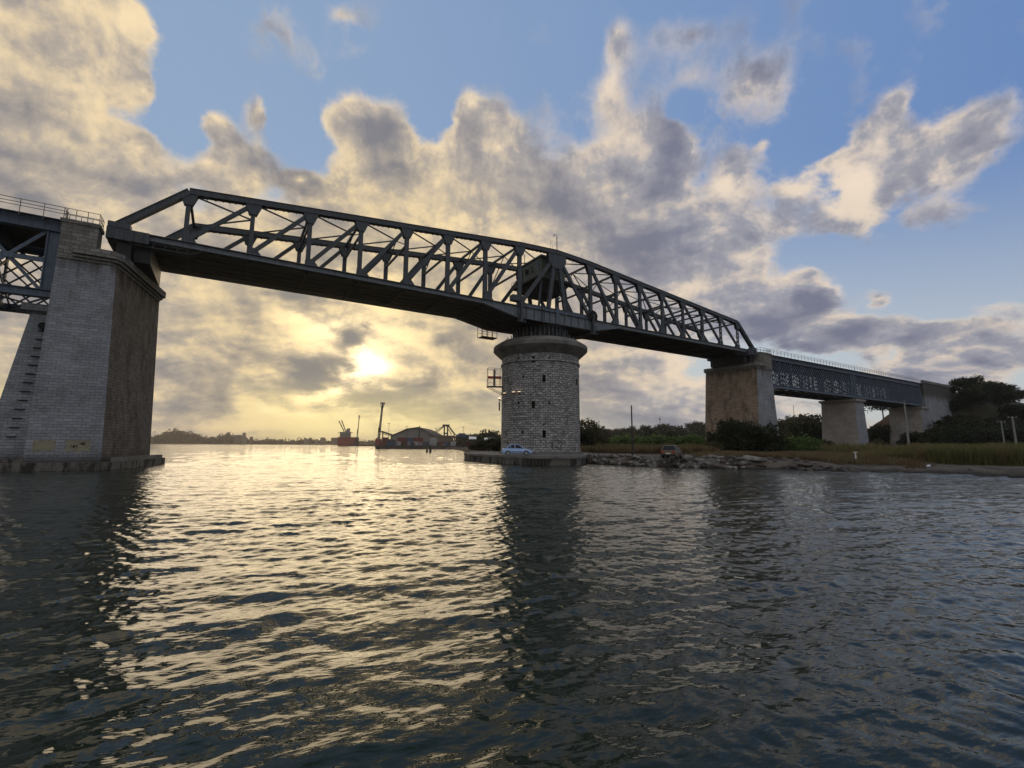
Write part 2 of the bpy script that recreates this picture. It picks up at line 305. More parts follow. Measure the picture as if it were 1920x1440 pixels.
def mat_leaf(name, a, b2, c3):
    m, t, b = newmat(name); tc = t.node('ShaderNodeTexCoord').outputs['Object']
    g = t.node('ShaderNodeNewGeometry')
    r = g.outputs['Random Per Island']; n = t.noise(tc, 0.45, 4)
    cc = t.mix(t.sstep(r, 0.2, 0.9), a, b2); cc = t.mix(t.sstep(n, 0.48, 0.66), cc, c3)
    t.l.new(cc, b.inputs['Base Color']); b.inputs['Roughness'].default_value = 0.75; b.inputs['Specular IOR Level'].default_value = 0.15
    tr = t.node('ShaderNodeBsdfTranslucent'); t.l.new(cc, tr.inputs[0]); mx = t.node('ShaderNodeMixShader'); mx.inputs[0].default_value = 0.25
    o = [x for x in t.n if x.type == 'OUTPUT_MATERIAL'][0]
    t.l.new(b.outputs[0], mx.inputs[1]); t.l.new(tr.outputs[0], mx.inputs[2]); t.l.new(mx.outputs[0], o.inputs[0])
    return m
LEAF_D = mat_leaf('dark_foliage', (0.022, 0.030, 0.014), (0.038, 0.048, 0.022), (0.055, 0.055, 0.028))
LEAF_G = mat_leaf('green_foliage', (0.08, 0.13, 0.035), (0.12, 0.18, 0.05), (0.10, 0.12, 0.045))
LEAF_O = mat_leaf('olive_foliage', (0.06, 0.062, 0.028), (0.09, 0.085, 0.04), (0.11, 0.075, 0.04))
LEAF_FAR = mat_leaf('far_foliage', (0.05, 0.055, 0.035), (0.075, 0.075, 0.045), (0.06, 0.06, 0.045))
REED = mat_leaf('reed_blades', (0.11, 0.115, 0.04), (0.18, 0.165, 0.065), (0.21, 0.145, 0.075))
DRYG = mat_leaf('dry_grass_blades', (0.13, 0.10, 0.05), (0.20, 0.16, 0.085), (0.12, 0.07, 0.04))
BARK = mat_simple('bark', (0.06, 0.048, 0.038), 0.95, scale=4)

def mat_land():
    m, t, b = newmat('bank_soil'); g = t.node('ShaderNodeNewGeometry'); pos = g.outputs['Position']
    sp = t.node('ShaderNodeSeparateXYZ'); t.l.new(pos, sp.inputs[0]); z = sp.outputs[2]
    n = t.noise(pos, 0.5, 8, 0.65); n2 = t.noise(pos, 4.0, 6, 0.6); n3 = t.noise(pos, 0.05, 4)
    c = t.mix(t.sstep(n, .4, .62), (0.15, 0.128, 0.105), (0.07, 0.058, 0.045))
    c = t.mix(t.sstep(t.math('ADD', z, t.math('MULTIPLY', n2, 0.5)), 0.60, 0.25), c, (0.035, 0.028, 0.022))
    gz = t.math('ADD', z, t.math('MULTIPLY', n, 1.2))
    c = t.mix(t.sstep(gz, 1.9, 2.3), c, t.mix(t.sstep(n2, .4, .6), (0.09, 0.085, 0.04), (0.14, 0.10, 0.06)))
    c = t.mix(t.sstep(gz, 4.0, 6.0), c, t.mix(t.sstep(n3, .5, .62), (0.045, 0.042, 0.025), (0.085, 0.052, 0.034)))
    t.l.new(c, b.inputs['Base Color']); b.inputs['Roughness'].default_value = 0.95; b.inputs['Specular IOR Level'].default_value = 0.15
    bump(t, b, t.math('ADD', n, t.math('MULTIPLY', n2, .4)), 0.6, 0.25); return m
LAND = mat_land()
WDIR = math.radians(76)     # the way the waves travel
def mat_water():
    m, t, b = newmat('channel_water'); g = t.node('ShaderNodeNewGeometry'); pos = g.outputs['Position']
    b.inputs['Base Color'].default_value = (0.017, 0.027, 0.019, 1); b.inputs['Roughness'].default_value = 0.035
    b.inputs['IOR'].default_value = 1.333; b.inputs['Specular IOR Level'].default_value = 0.5
    rot = t.node('ShaderNodeMapping', vector_type='TEXTURE'); rot.inputs['Rotation'].default_value = (0, 0, WDIR); rot.inputs['Scale'].default_value = (1, 2.2, 1); t.l.new(pos, rot.inputs[0])
    a = t.noise(rot.outputs[0], 2.6, 3, 0.55, 0.4); c = t.noise(rot.outputs[0], 11.0, 3, 0.5, 0.3); d = t.noise(rot.outputs[0], 0.8, 2, 0.5)
    gust = t.noise(pos, 0.06, 3)
    dist = t.vmath('SUBTRACT', pos, tuple(CAM)); ln = t.node('ShaderNodeVectorMath', operation='LENGTH'); t.l.new(dist, ln.inputs[0])
    far = t.sstep(ln.outputs['Value'], 8.0, 60.0)
    h = t.math('ADD', t.math('MULTIPLY', a, t.math('ADD', 0.035, t.math('MULTIPLY', far, 0.065))), t.math('MULTIPLY', c, t.math('ADD', 0.007, t.math('MULTIPLY', far, 0.012))))
    h = t.math('ADD', h, t.math('MULTIPLY', d, t.math('MULTIPLY', far, 0.10)))
    h = t.math('MULTIPLY', h, t.math('ADD', 0.55, t.math('MULTIPLY', gust, 0.8)))
    bn = bump(t, b, h, 1.0, 1.0)
    return m

WATER = mat_water()

# ---------------------------------------------------------------- mesh helpers
OFF = {}
class MB:
    def __init__(s): s.v = []; s.f = []; s.uv = []
    def poly(s, pts, uv=None):
        i = len(s.v); s.v += [tuple(p) for p in pts]; s.f.append(tuple(range(i, i + len(pts)))); s.uv.append(uv)
    def box(s, x0, y0, z0, x1, y1, z1):
        s.hexa([(x0, y0, z0), (x1, y0, z0), (x1, y1, z0), (x0, y1, z0)], [(x0, y0, z1), (x1, y0, z1), (x1, y1, z1), (x0, y1, z1)])
    def hexa(s, lo, hi):
        n = len(lo); s.poly(lo[::-1]); s.poly(hi)
        for i in range(n):
            j = (i + 1) % n; s.poly([lo[i], lo[j], hi[j], hi[i]])
    def bar(s, a, b, w, t, side=(0, 1, 0)):
        """rectangular bar from a to b; t = thickness along side, w = the other width"""
        a = Vector(a); b = Vector(b); d = (b - a).normalized(); sd = Vector(side); sd = (sd - d * sd.dot(d))
        if sd.length < 1e-4: sd = Vector((1, 0, 0)); sd = sd - d * sd.dot(d)
        sd.normalize(); up = d.cross(sd)
        q = [sd * (x * t / 2) + up * (y * w / 2) for x, y in ((-1, -1), (1, -1), (1, 1), (-1, 1))]
        s.hexa([a + k for k in q], [b + k for k in q])
    def rod(s, a, b, r, n=6, r2=None):
        a = Vector(a); b = Vector(b); d = (b - a).normalized(); r2 = r if r2 is None else r2
        x = d.orthogonal().normalized(); y = d.cross(x)
        c = [x * math.cos(2 * PI * k / n) + y * math.sin(2 * PI * k / n) for k in range(n)]
        s.hexa([a + k * r for k in c], [b + k * r2 for k in c])
    def laced(s, a, b, w, t, pitch=0.9):
        """built-up member: two side plates and batten plates between them"""
        a = Vector(a); b = Vector(b); d = (b - a).normalized(); sd = Vector((0, 1, 0)); up = d.cross(sd).normalized()
        for k in (-1, 1):
            o = sd * (k * (t / 2 - 0.02)); s.bar(a + o, b + o, w, 0.035)
        L = (b - a).length; n = max(2, int(L / pitch))
        for i in range(n):
            c = a + d * (L * (i + .5) / n)
            for k in (-1, 1):
                o = up * (k * (w / 2 - 0.03)); s.bar(c + o - sd * (t / 2 - .04), c + o + sd * (t / 2 - .04), .035, pitch * .5, side=d)
    def revolve(s, prof, cx, cy, n=64, a0=0, a1=2 * PI):
        for i in range(n):
            t0 = a0 + (a1 - a0) * i / n; t1 = a0 + (a1 - a0) * (i + 1) / n
            for (r0, z0), (r1, z1) in zip(prof, prof[1:]):
                P = [(cx + r0 * math.cos(t0), cy + r0 * math.sin(t0), z0), (cx + r0 * math.cos(t1), cy + r0 * math.sin(t1), z0),
                     (cx + r1 * math.cos(t1), cy + r1 * math.sin(t1), z1), (cx + r1 * math.cos(t0), cy + r1 * math.sin(t0), z1)]
                R = max(r0, r1)
                s.poly(P, [(R * t0, z0 + (0 if z0 != z1 else r0)), (R * t1, z0 + (0 if z0 != z1 else r0)), (R * t1, z1 + (0 if z0 != z1 else r1)), (R * t0, z1 + (0 if z0 != z1 else r1))])
    def build(s, name, mat, parent=None, smooth=False, loc=None):
        off = OFF.get(parent.name, Vector()) if parent else (Vector(loc) if loc is not None else Vector())
        me = bpy.data.meshes.new(name)
        V = [(x - off.x, y - off.y, z - off.z) for x, y, z in s.v]
        me.from_pydata(V, [], s.f)
        uvl = me.uv_layers.new(name='UVMap'); data = []
        for f, uv in zip(s.f, s.uv):
            if uv is None:
                P = [Vector(s.v[i]) for i in f[:4]]
                n = (P[1] - P[0]).cross(P[2] - P[0])
                if n.length < 1e-9: n = Vector((0, 0, 1))
                n.normalize()
                if abs(n.z) > 0.75: uv = [(s.v[i][0], s.v[i][1]) for i in f]
                else:
                    tx, ty = -n.y, n.x; l = math.hypot(tx, ty); tx /= l; ty /= l
                    uv = [(s.v[i][0] * tx + s.v[i][1] * ty, s.v[i][2]) for i in f]
            data += [c for q in uv for c in q]
        uvl.data.foreach_set('uv', data)
        me.materials.append(mat)
        if smooth:
            import bmesh
            bm = bmesh.new(); bm.from_mesh(me); bmesh.ops.remove_doubles(bm, verts=bm.verts, dist=1e-4); bm.to_mesh(me); bm.free()
            me.shade_smooth()
        me.update()
        o = bpy.data.objects.new(name, me); col.objects.link(o)
        if parent: o.parent = parent; OFF[o.name] = off
        else:
            o.location = off; OFF[o.name] = off
        return o
def tag(o, label=None, cat=None, group=None, kind=None):
    if label: o['label'] = label
    if cat: o['category'] = cat
    if group: o['group'] = group
    if kind: o['kind'] = kind
    return o
def thing(name, label, cat, loc, group=None):
    o = bpy.data.objects.new(name, None); col.objects.link(o); o.empty_display_size = .2
    o.location = loc; OFF[o.name] = Vector(loc); return tag(o, label, cat, group)
def dup(root, loc, rz=0.0, sc_=1.0, label=None, group=None, parts=True):
    r = root.copy(); col.objects.link(r); r.location = loc; r.rotation_euler = (0, 0, rz); r.scale = (sc_,) * 3 if not isinstance(sc_, tuple) else sc_
    if label: r['label'] = label
    if group: r['group'] = group
    for ch in list(root.children):
        c = ch.copy(); col.objects.link(c); c.parent = r
        for g in ch.children:
            d = g.copy(); col.objects.link(d); d.parent = c
    return r
def numpy_mesh(name, V, Fq, mat, smooth=True):
    me = bpy.data.meshes.new(name); V = np.asarray(V, dtype=np.float32); Fq = np.asarray(Fq, dtype=np.int32)
    me.vertices.add(len(V)); me.vertices.foreach_set('co', V.ravel()); k = Fq.shape[1]
    me.loops.add(Fq.size); me.loops.foreach_set('vertex_index', Fq.ravel())
    me.polygons.add(len(Fq)); me.polygons.foreach_set('loop_start', np.arange(0, Fq.size, k, dtype=np.int32))
    me.materials.append(mat); me.update(calc_edges=True)
    if smooth: me.shade_smooth()
    o = bpy.data.objects.new(name, me); col.objects.link(o); return o

# ---------------------------------------------------------------- water
def build_water():
    fa = math.pi / 2 - AZ
    fine = np.linspace(-1.02, 1.02, 1000)
    coarse = np.linspace(1.02, 2 * PI - 1.02, 160)[1:-1]
    ang = np.concatenate([fine, coarse]); na = len(ang)
    r = [0.7]
    while r[-1] < 6000: r.append(r[-1] * (1.0062 if r[-1] < 60 else 1.02 if r[-1] < 600 else 1.08))
    r = np.array(r); nr = len(r)
    A, R = np.meshgrid(ang, r); X = CAM.x + R * np.cos(fa - A); Y = CAM.y + R * np.sin(fa - A)
    Z = np.zeros_like(X); W = np.random.default_rng(3)
    N = 110; lam = np.exp(W.uniform(math.log(0.16), math.log(7.0), N)); ph = W.uniform(0, 2 * PI, N)
    th = WDIR + W.normal(0, 1, N) * np.where(lam < 0.8, 0.75, 0.45); slope = 0.029 * np.where(lam < 0.8, 1.0, 0.56) * np.where(lam > 2, 0.5, 1.0)
    cell = np.maximum(R * 0.00204, R * 0.0062 * 0.6)
    nn = int(np.searchsorted(r, 260.0)); x = X[:nn]; y = Y[:nn]; c = cell[:nn]; z = np.zeros_like(x)
    gust = 0.80 + 0.38 * np.sin(x * .11 + 1.3 * np.sin(y * .07)) * np.sin(y * .13 + .8 + np.sin(x * .05))
    for i in range(N):
        k = 2 * PI / lam[i]; wt = np.clip((lam[i] / (c * 2.6)) - 0.6, 0, 1)
        p = k * (x * math.cos(th[i]) + y * math.sin(th[i])) + ph[i] + 0.25 * np.sin(y * .9 / lam[i] ** .5 + i)
        s_ = np.sin(p); z += wt * slope[i] / k * (s_ + 0.22 * np.cos(2 * p))
    Z[:nn] = z * gust * np.clip((300 - R[:nn]) / 200, 0, 1)
    V = np.stack([X.ravel(), Y.ravel(), Z.ravel()], 1)
    i = np.arange(nr - 1)[:, None] * na; j = np.arange(na)[None, :]; j2 = (j + 1) % na
    Fq = np.stack([(i + j), (i + j2), (i + na + j2), (i + na + j)], -1).reshape(-1, 4)
    # centre cap
    V = np.vstack([V, [[CAM.x, CAM.y, 0]]]); c0 = len(V) - 1
    capi = np.stack([np.full(na, c0), np.arange(na), np.roll(np.arange(na), -1), np.full(na, c0)], 1)[:, :3]
    o = numpy_mesh('water', V, Fq, WATER)
    o['kind'] = 'structure'; o['label'] = 'rippled dark channel water reflecting the low sun'
    return o
build_water()

# ---------------------------------------------------------------- land
def shore_curve():      # (column px, forward distance of the waterline)
    return [(700, 5000), (705, 700), (706, 285), (760, 275), (846, 262), (862, 225), (880, 130), (884, 92), (900, 88), (1000, 84), (1100, 66), (1120, 63.5), (1160, 60), (1200, 57.5), (1290, 54), (1380, 52), (1450, 51), (1520, 49), (1600, 46.3), (1680, 44.5), (1750, 43), (1830, 41), (1920, 38.5), (2100, 35), (2500, 30), (3200, 25)]
SC = shore_curve()
def az_of(px): return math.atan2((px - 960) / F, 1.0)
SCA = np.array([az_of(p) for p, d in SC]); SCD = np.array([d for p, d in SC])
def fwd_az(x, y):        # forward distance, lateral angle in the camera's level frame
    dx = x - CAM.x; dy = y - CAM.y
    fd = dx * H3.x + dy * H3.y; lt = dx * H1.x + dy * H1.y
    return fd, np.arctan2(lt, fd)
def sm(x, a, b): t = np.clip((x - a) / (b - a), 0, 1); return t * t * (3 - 2 * t)
def vnoise(x, y, s, seed=0):
    W = np.random.default_rng(seed); o = np.zeros_like(x)
    for _ in range(9):
        k = W.uniform(.5, 2.2) / s; t = W.uniform(0, 2 * PI); o = o + np.sin(k * (x * math.cos(t) + y * math.sin(t)) * 2 + W.uniform(0, 6.28)) / 9
    return o
def land_h(x, y):
    x = np.asarray(x, float); y = np.asarray(y, float)
    fd, a = fwd_az(x, y); sh = np.interp(a, SCA, SCD)
    sh = sh + 1.1 * vnoise(x, y, 5.0, 5) * np.clip((a - .42) * 4, 0, 1)
    t = fd - sh
    rightness = sm(a, az_of(1460), az_of(1620))
    prof = -1.8 + 1.75 * sm(t, -6, 0) + (1.1 - 0.55 * rightness) * sm(t, 0.0, 1.8 + 3.2 * rightness) + 0.55 * rightness * sm(t, 6, 16)
    z = prof + 0.07 * vnoise(x, y, 1.6, 2) * sm(t, 0, 3)
    # gentle field, then hills
    hill = 12.0 * sm(fd, 200, 460) * sm(a, az_of(1080), az_of(1290)) + 3.5 * sm(fd, 210, 420) * sm(a, az_of(860), az_of(940))
    hill = hill + 22 * sm(fd, 700, 1600) * (0.7 + .3 * vnoise(x, y, 300, 8)) * sm(a, az_of(840), az_of(1200))
    # railway embankment behind the abutment and the slopes below it
    q = np.maximum(np.abs(y - 5) - 7, 0); emb = (23.3 - q * 0.78) * sm(x, 170, 190)
    emb2 = (11.5 - np.abs(y - 45) * 0.25) * sm(x, 120, 190) * sm(y, 6, 34)
    emb3 = 5.0 * sm(x, 95, 150) * sm(y, 14, 30)
    z = np.maximum(z, np.where(t > 5, np.maximum(z + hill, np.maximum(emb, np.maximum(emb2, emb3)) + .3 * vnoise(x, y, 4, 9)), z))
    return z
def build_land():
    aa = np.concatenate([np.linspace(SCA[0], az_of(840), 60), np.linspace(az_of(840), az_of(2050), 520)[1:], np.linspace(az_of(2050), 1.35, 90)[1:]])
    tt = np.concatenate([[-7, -4, -2.4, -1.4], np.linspace(-1, 9, 70), np.geomspace(9.4, 260, 190), np.geomspace(270, 4500, 40)])
    A, Tt = np.meshgrid(aa, tt); base = np.interp(A, SCA, SCD); fd = base + Tt
    lt = fd * np.tan(A); X = CAM.x + fd * H3.x + lt * H1.x; Y = CAM.y + fd * H3.y + lt * H1.y
    Z = land_h(X, Y); na = len(aa); nr = len(tt)
    V = np.stack([X.ravel(), Y.ravel(), Z.ravel()], 1)
    i = np.arange(nr - 1)[:, None] * na; j = np.arange(na - 1)[None, :]
    Fq = np.stack([i + j, i + j + 1, i + na + j + 1, i + na + j], -1).reshape(-1, 4)
    o = numpy_mesh('ground', V, Fq, LAND); o['kind'] = 'structure'; o['label'] = 'sandy bank and scrubby ground along the channel'
build_land()
def GH(px, D):
    p = G(px, D); p.z = float(land_h(p.x, p.y)); return p

# ---------------------------------------------------------------- the swing bridge
DZ = 24.28; WB = 9.63; PN = 6.2028; PC = 7.43
Ha, Hb, Hc = 6.15, 4.37, 10.94
def nx(k): return (abs(k) - 1) * PN * (1 if k > 0 else -1) + PC * (1 if k > 0 else -1) if k else 0.0
def nh(k): return Hc if k == 0 else Ha + Hb * (8 - abs(k)) / 7
XE = nx(9)
bridge = thing('swing_bridge', 'long dark steel truss swing bridge turning on the round stone tower', 'bridge', (0, WB / 2, 19.9))
def build_bridge():
    R = bridge
    for y in (0.0, WB):
        # top chord: a deep riveted box that follows the nodes
        for sgn in (-1, 1):
            m = MB()
            for k in range(0, 8):
                a, b = k * sgn, (k + 1) * sgn
                m.bar((nx(a), y, DZ + nh(a) - .35), (nx(b), y, DZ + nh(b) - .35), .62, .62)
                # flange lips
                for dz in (.0, -.66):
                    m.bar((nx(a), y, DZ + nh(a) + dz), (nx(b), y, DZ + nh(b) + dz), .05, .80)
                # rivet heads and small splice plates along the flanges
                L = abs(nx(b) - nx(a))
                for q in range(int(L / .75)):
                    f_ = (q + random.random() * .5) / (L / .75); xx = nx(a) + (nx(b) - nx(a)) * f_; zz = DZ + nh(a) + (nh(b) - nh(a)) * f_
                    m.box(xx - .07, y - .42, zz - .76, xx + .07, y + .42, zz - .69); 
                    if random.random() < .6: m.box(xx - .1, y - .3, zz + .02, xx + .12, y + .3, zz + .07)
            m.build('top_chord', STEEL, R)
        for sgn in (-1, 1):
            m = MB(); a = (nx(8 * sgn) , y, DZ + nh(8) - .33); b = (XE * sgn, y, DZ - .1)
            m.bar(a, b, .55, .6)
            d = (Vector(b) - Vector(a)).normalized(); up = d.cross(Vector((0, 1, 0))) 
            for e in (-.3, .3): m.bar(Vector(a) + up * e, Vector(b) + up * e, .05, .8)
            m.build('end_post', STEEL, R)
        for k in range(-8, 9):
            if k == 0: continue
            w = .42 + .24 * (8 - abs(k)) / 7; m = MB()
            m.laced((nx(k), y, DZ), (nx(k), y, DZ + nh(k) - .6), w, .42); m.build('vertical_post', STEEL, R)
        for k in list(range(-8, 0)) + list(range(1, 9)):
            w = .42 + .16 * (8 - abs(k)) / 7; kin = k - 1 if k > 0 else k + 1; m = MB()
            m.laced((nx(k), y, DZ + .1), (nx(kin), y, DZ + nh(kin) - .6), w, .36); m.build('diagonal', STEEL, R)
        # gusset plates at the top and bottom nodes
        for k in range(-8, 9):
            m = MB(); h = DZ + nh(k) - .66; s_ = -1 if k > 0 else 1
            g = .35 + .25 * (8 - abs(k)) / 7
            for yy in (y - .30, y + .30):
                if k == 0:
                    pts = [(-1.9, h), (1.9, h), (1.75, h - 1.6), (.9, h - 2.6), (-.9, h - 2.6), (-1.75, h - 1.6)]
                else:
                    x = nx(k); o = -s_ * 1.0    # side where the diagonal comes in
                    pts = [(x - .5 - g, h), (x + .5 + g, h), (x + .30 + .25 * g, h - .9 - g), (x - .30 - .25 * g, h - .9 - g)]
                    pts = [(px_ + (o * .45 if i in (2, 3) and abs(k) != 8 and False else 0), pz) for i, (px_, pz) in enumerate(pts)]
                P = [(px_, yy - .02, pz) for px_, pz in pts]; Q = [(px_, yy + .02, pz) for px_, pz in pts]
                n = len(P); m.poly(P); m.poly(Q[::-1])
                for i in range(n): j = (i + 1) % n; m.poly([P[i], Q[i], Q[j], P[j]])
            m.build('gusset_plate', STEEL, R)
        for k in range(-8, 9):
            if k == 0: continue
            m = MB(); x = nx(k); g = .3 + .35 * (8 - abs(k)) / 7; s_ = 1 if k < 0 else -1   # diagonal leaves inwards
            for yy in (y - .27, y + .27):
                pts = [(x - .35, DZ - .02), (x + .35 * 1, DZ - .02)]
                pts = [(x - s_ * .32, DZ - .02), (x - s_ * .28, DZ + .45 + g), (x + s_ * .55, DZ + .45 + g), (x + s_ * (.85 + g), DZ - .02)]
                P = [(px_, yy - .018, pz) for px_, pz in pts]; Q = [(px_, yy + .018, pz) for px_, pz in pts]
                n = len(P); m.poly(P); m.poly(Q[::-1])
                for i in range(n): j = (i + 1) % n; m.poly([P[i], Q[i], Q[j], P[j]])
            m.build('foot_gusset', STEEL, R)
        # the two splayed legs under the centre node
        for s_ in (-1, 1):
            m = MB(); m.laced((s_ * 1.75, y, DZ + .5), (s_ * .55, y, DZ + nh(0) - 2.2), .62, .46); m.build('centre_leg', STEEL, R)
        # edge girder of the deck, deep over the pier
        m = MB(); pr = lambda x: (0.62 if abs(x) > 14 else 0.62 + (14 - abs(x)) / 6.0 * 1.25 if abs(x) > 8 else 1.87)
        xs = sorted(set([-XE, -14, -8, 8, 14, XE] + list(np.linspace(-XE, XE, 40))))
        for a, b in zip(xs, xs[1:]):
            lo = [(a, y - .07, DZ - pr(a)), (b, y - .07, DZ - pr(b)), (b, y + .07, DZ - pr(b)), (a, y + .07, DZ - pr(a))]
            m.hexa(lo, [(p[0], p[1], DZ - .03) for p in lo])
        for a, b in zip(xs, xs[1:]): m.bar((a, y, DZ - pr(a) - .03), (b, y, DZ - pr(b) - .03), .06, .62)
        m.box(-XE, y - .36, DZ - .03, XE, y + .36, DZ + .03)
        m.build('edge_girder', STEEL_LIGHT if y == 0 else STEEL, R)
        # raised plates with stiffeners over the turntable
        m = MB(); m.box(-7.9, y - .12, DZ + .03, 7.9, y - .04, DZ + .62); m.box(-7.9, y - .2, DZ + .62, 7.9, y + .2, DZ + .67)
        for i in range(11):
            x = -7.6 + 15.2 * i / 10; m.box(x - .06, y - .20, DZ - 1.8, x + .06, y - .075, DZ + .6)
        m.box(-.35, y - .3, DZ - 1.8, .35, y - .205, DZ + .9)
        m.build('centre_plate', STEEL_BLUE, R)
    # deck plate, closed underside with cross beams and stringers
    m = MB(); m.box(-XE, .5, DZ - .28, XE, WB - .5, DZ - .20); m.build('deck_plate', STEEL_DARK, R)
    m = MB(); pr2 = lambda x: (0.72 if abs(x) > 14 else 0.72 + (14 - abs(x)) / 6.0 * 1.25 if abs(x) > 8 else 1.97)
    xs = sorted(set([-XE, -14, -8, 8, 14, XE] + list(np.linspace(-XE, XE, 40))))
    for a, b in zip(xs, xs[1:]):
        m.hexa([(a, .34, DZ - pr2(a)), (b, .34, DZ - pr2(b)), (b, WB - .34, DZ - pr2(b)), (a, WB - .34, DZ - pr2(a))],
               [(a, .34, DZ - pr2(a) + .05), (b, .34, DZ - pr2(b) + .05), (b, WB - .34, DZ - pr2(b) + .05), (a, WB - .34, DZ - pr2(a) + .05)])
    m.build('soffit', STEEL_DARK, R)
    for k in range(-9, 10):
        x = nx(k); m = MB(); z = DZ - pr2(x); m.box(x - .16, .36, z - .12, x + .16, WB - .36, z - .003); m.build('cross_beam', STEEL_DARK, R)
    for yy in (2.4, 4.0, 5.7, 7.3):
        m = MB()
        for a, b in zip(xs, xs[1:]): m.bar((a, yy, DZ - pr2(a) - .10), (b, yy, DZ - pr2(b) - .10), .09, .10)
        m.build('stringer', STEEL_DARK, R)
    # rail track on the deck
    for yy in (2.1, 3.54, 6.1, 7.54):
        m = MB(); m.box(-XE, yy - .035, DZ - .19, XE, yy + .035, DZ - .02); m.build('rail', STEEL_DARK, R)
    # top bracing: struts, K laterals, sway frames
    for k in range(-8, 9):
        if k == 0: continue
        h = DZ + nh(k) - .45; m = MB(); m.laced((nx(k), .3, h), (nx(k), WB - .3, h), .1, .1) if False else m.bar((nx(k), .3, h), (nx(k), WB - .3, h), .34, .26, side=(1, 0, 0))
        m.build('top_strut', STEEL, R)
        if abs(k) < 8:
            lz = DZ + 5.65; m = MB(); m.bar((nx(k), .2, lz), (nx(k), WB - .2, lz), .3, .22, side=(1, 0, 0))
            m.build('sway_strut', STEEL, R)
            for yy in (.2, WB - .2):
                m = MB(); m.bar((nx(k), WB / 2, h - .1), (nx(k), yy, lz + .1), .13, .10, side=(1, 0, 0)); m.build('sway_brace', STEEL, R)
        kin = k - 1 if k > 0 else k + 1
        hi_ = DZ + nh(kin) - .45
        for yy in (.25, WB - .25):
            m = MB(); m.bar((nx(k), yy, h), (nx(kin), WB / 2, hi_), .15, .15, side=(0, 0, 1)); m.build('lateral_brace', STEEL, R)
    # hand rails
    for yy in (-.05 + .5, WB - .45):
        m = MB()
        for zz in (.55, 1.1):
            m.bar((-XE, yy, DZ + zz), (XE, yy, DZ + zz), .035, .035)
        n = 46
        for i in range(n + 1):
            x = -XE + 2 * XE * i / n; m.bar((x, yy, DZ - .2), (x, yy, DZ + 1.1), .04, .04, side=(1, 0, 0))
        if yy > 1: m.build('hand_rail', RAILM, R)
    # heavy end housings and locking gear at the swinging ends
    for s_ in (-1, 1):
        m = MB()
        x0, x1 = sorted((s_ * (XE - 3.2), s_ * (XE + .25)))
        m.box(x0, -.45, DZ - 1.15, x1, .38, DZ + .05); m.box(x0, WB - .4, DZ - 1.15, x1, WB + .45, DZ + .05)
        x0, x1 = sorted((s_ * (XE - 1.6), s_ * (XE + .2)))
        m.box(x0, -.5, DZ + .05, x1, .45, DZ + .62); m.box(x0, WB - .45, DZ + .05, x1, WB + .5, DZ + .62)
        m.box(x0, .39, DZ - 1.3, x1, WB - .41, DZ - .75)
        for q in range(4):
            xx = s_ * (XE - .3 - q * .8); m.box(xx - .06, -.56, DZ - 1.1, xx + .06, -.451, DZ)
        m.build('end_housing', STEEL, R)
        x0, x1 = sorted((s_ * (XE - 3.4), s_ * (XE - 2.0))); m = MB(); m.box(x0, .55, 21.35, x1, WB - .55, DZ - .80); m.build('end_cross_girder', STEEL_DARK, R)
        for yy in (.6, WB - .6):
            m = MB(); m.box(s_ * (XE - 1.2) - .6, yy - .6, 21.3, s_ * (XE - 1.2) + .6, yy + .6, DZ - 1.3); m.build('end_bearing', STEEL_DARK, R)
        # inspection walkway slung below the end
        xa = s_ * (XE - 6.6); m = MB(); m.box(min(xa, xa + s_ * 5), -.2, DZ - 1.35, max(xa, xa + s_ * 5), .9, DZ - 1.29)
        for q in range(6):
            x = xa + s_ * q; m.bar((x, -.15, DZ - 1.3), (x, -.15, DZ - .5), .05, .05, side=(1, 0, 0))
        m.bar((xa, -.15, DZ - .85), (xa + s_ * 5, -.15, DZ - .85), .05, .05)
        m.bar((xa - s_ * .1, .0, DZ - 1.3), (xa - s_ * 1.6, .0, DZ - .6), .07, .07); m.bar((xa - s_ * .1, .8, DZ - 1.3), (xa - s_ * 1.6, .8, DZ - .6), .07, .07)
        m.build('inspection_walkway', STEEL, R)
    # hanging cages, far side, left of the pier
    m = MB(); xa = -9.6
    for yy in (WB - 1.2, WB + .3):
        for q in range(4):
            m.bar((xa + q, yy, DZ - 3.4), (xa + q, yy, DZ - 1.0), .07, .07, side=(1, 0, 0))
        m.bar((xa, yy, DZ - 3.4), (xa + 3, yy, DZ - 3.4), .09, .09); m.bar((xa, yy, DZ - 2.6), (xa + 3, yy, DZ - 2.6), .06, .06)
    m.box(xa, WB - 1.2, DZ - 3.5, xa + 3.0, WB + .3, DZ - 3.44); m.build('hanging_cage', RUST_RED, R)
    for k, zz in ((-1, 0), (1, 0)):      # locking gear cages hung beside the nodes next to the centre
        x = nx(k); m = MB()
        for a in range(5):
            m.bar((x - .7 + .35 * a, -.75, DZ - 2.6), (x - .7 + .35 * a, -.75, DZ - 1.2), .05, .05, side=(1, 0, 0))
        m.box(x - .8, -.9, DZ - 2.7, x + .8, -.1, DZ - 2.6); m.bar((x - .8, -.75, DZ - 1.9), (x + .8, -.75, DZ - 1.9), .05, .05)
        m.bar((x - .7, -.5, DZ - 2.6), (x + .7, -.5, DZ - 1.2), .07, .07); m.bar((x + .7, -.5, DZ - 2.6), (x - .7, -.5, DZ - 1.2), .07, .07)
        m.box(x - .15, -.85, DZ - 2.6, x + .15, -.37, DZ + .8)
        m.build('gear_cage', STEEL, R)
    m = MB(); m.box(nx(-1) - 1.5, -.5, DZ + .68, nx(-1) + .6, .5, DZ + 1.6); m.build('switch_box', STEEL, R)
    m = MB()
    for q in range(10): m.rod((nx(1) + .1, -.62, DZ + .6), (nx(1) + .1, -.40, DZ + .6), .95 - q * .02, 24) if q == 0 else None
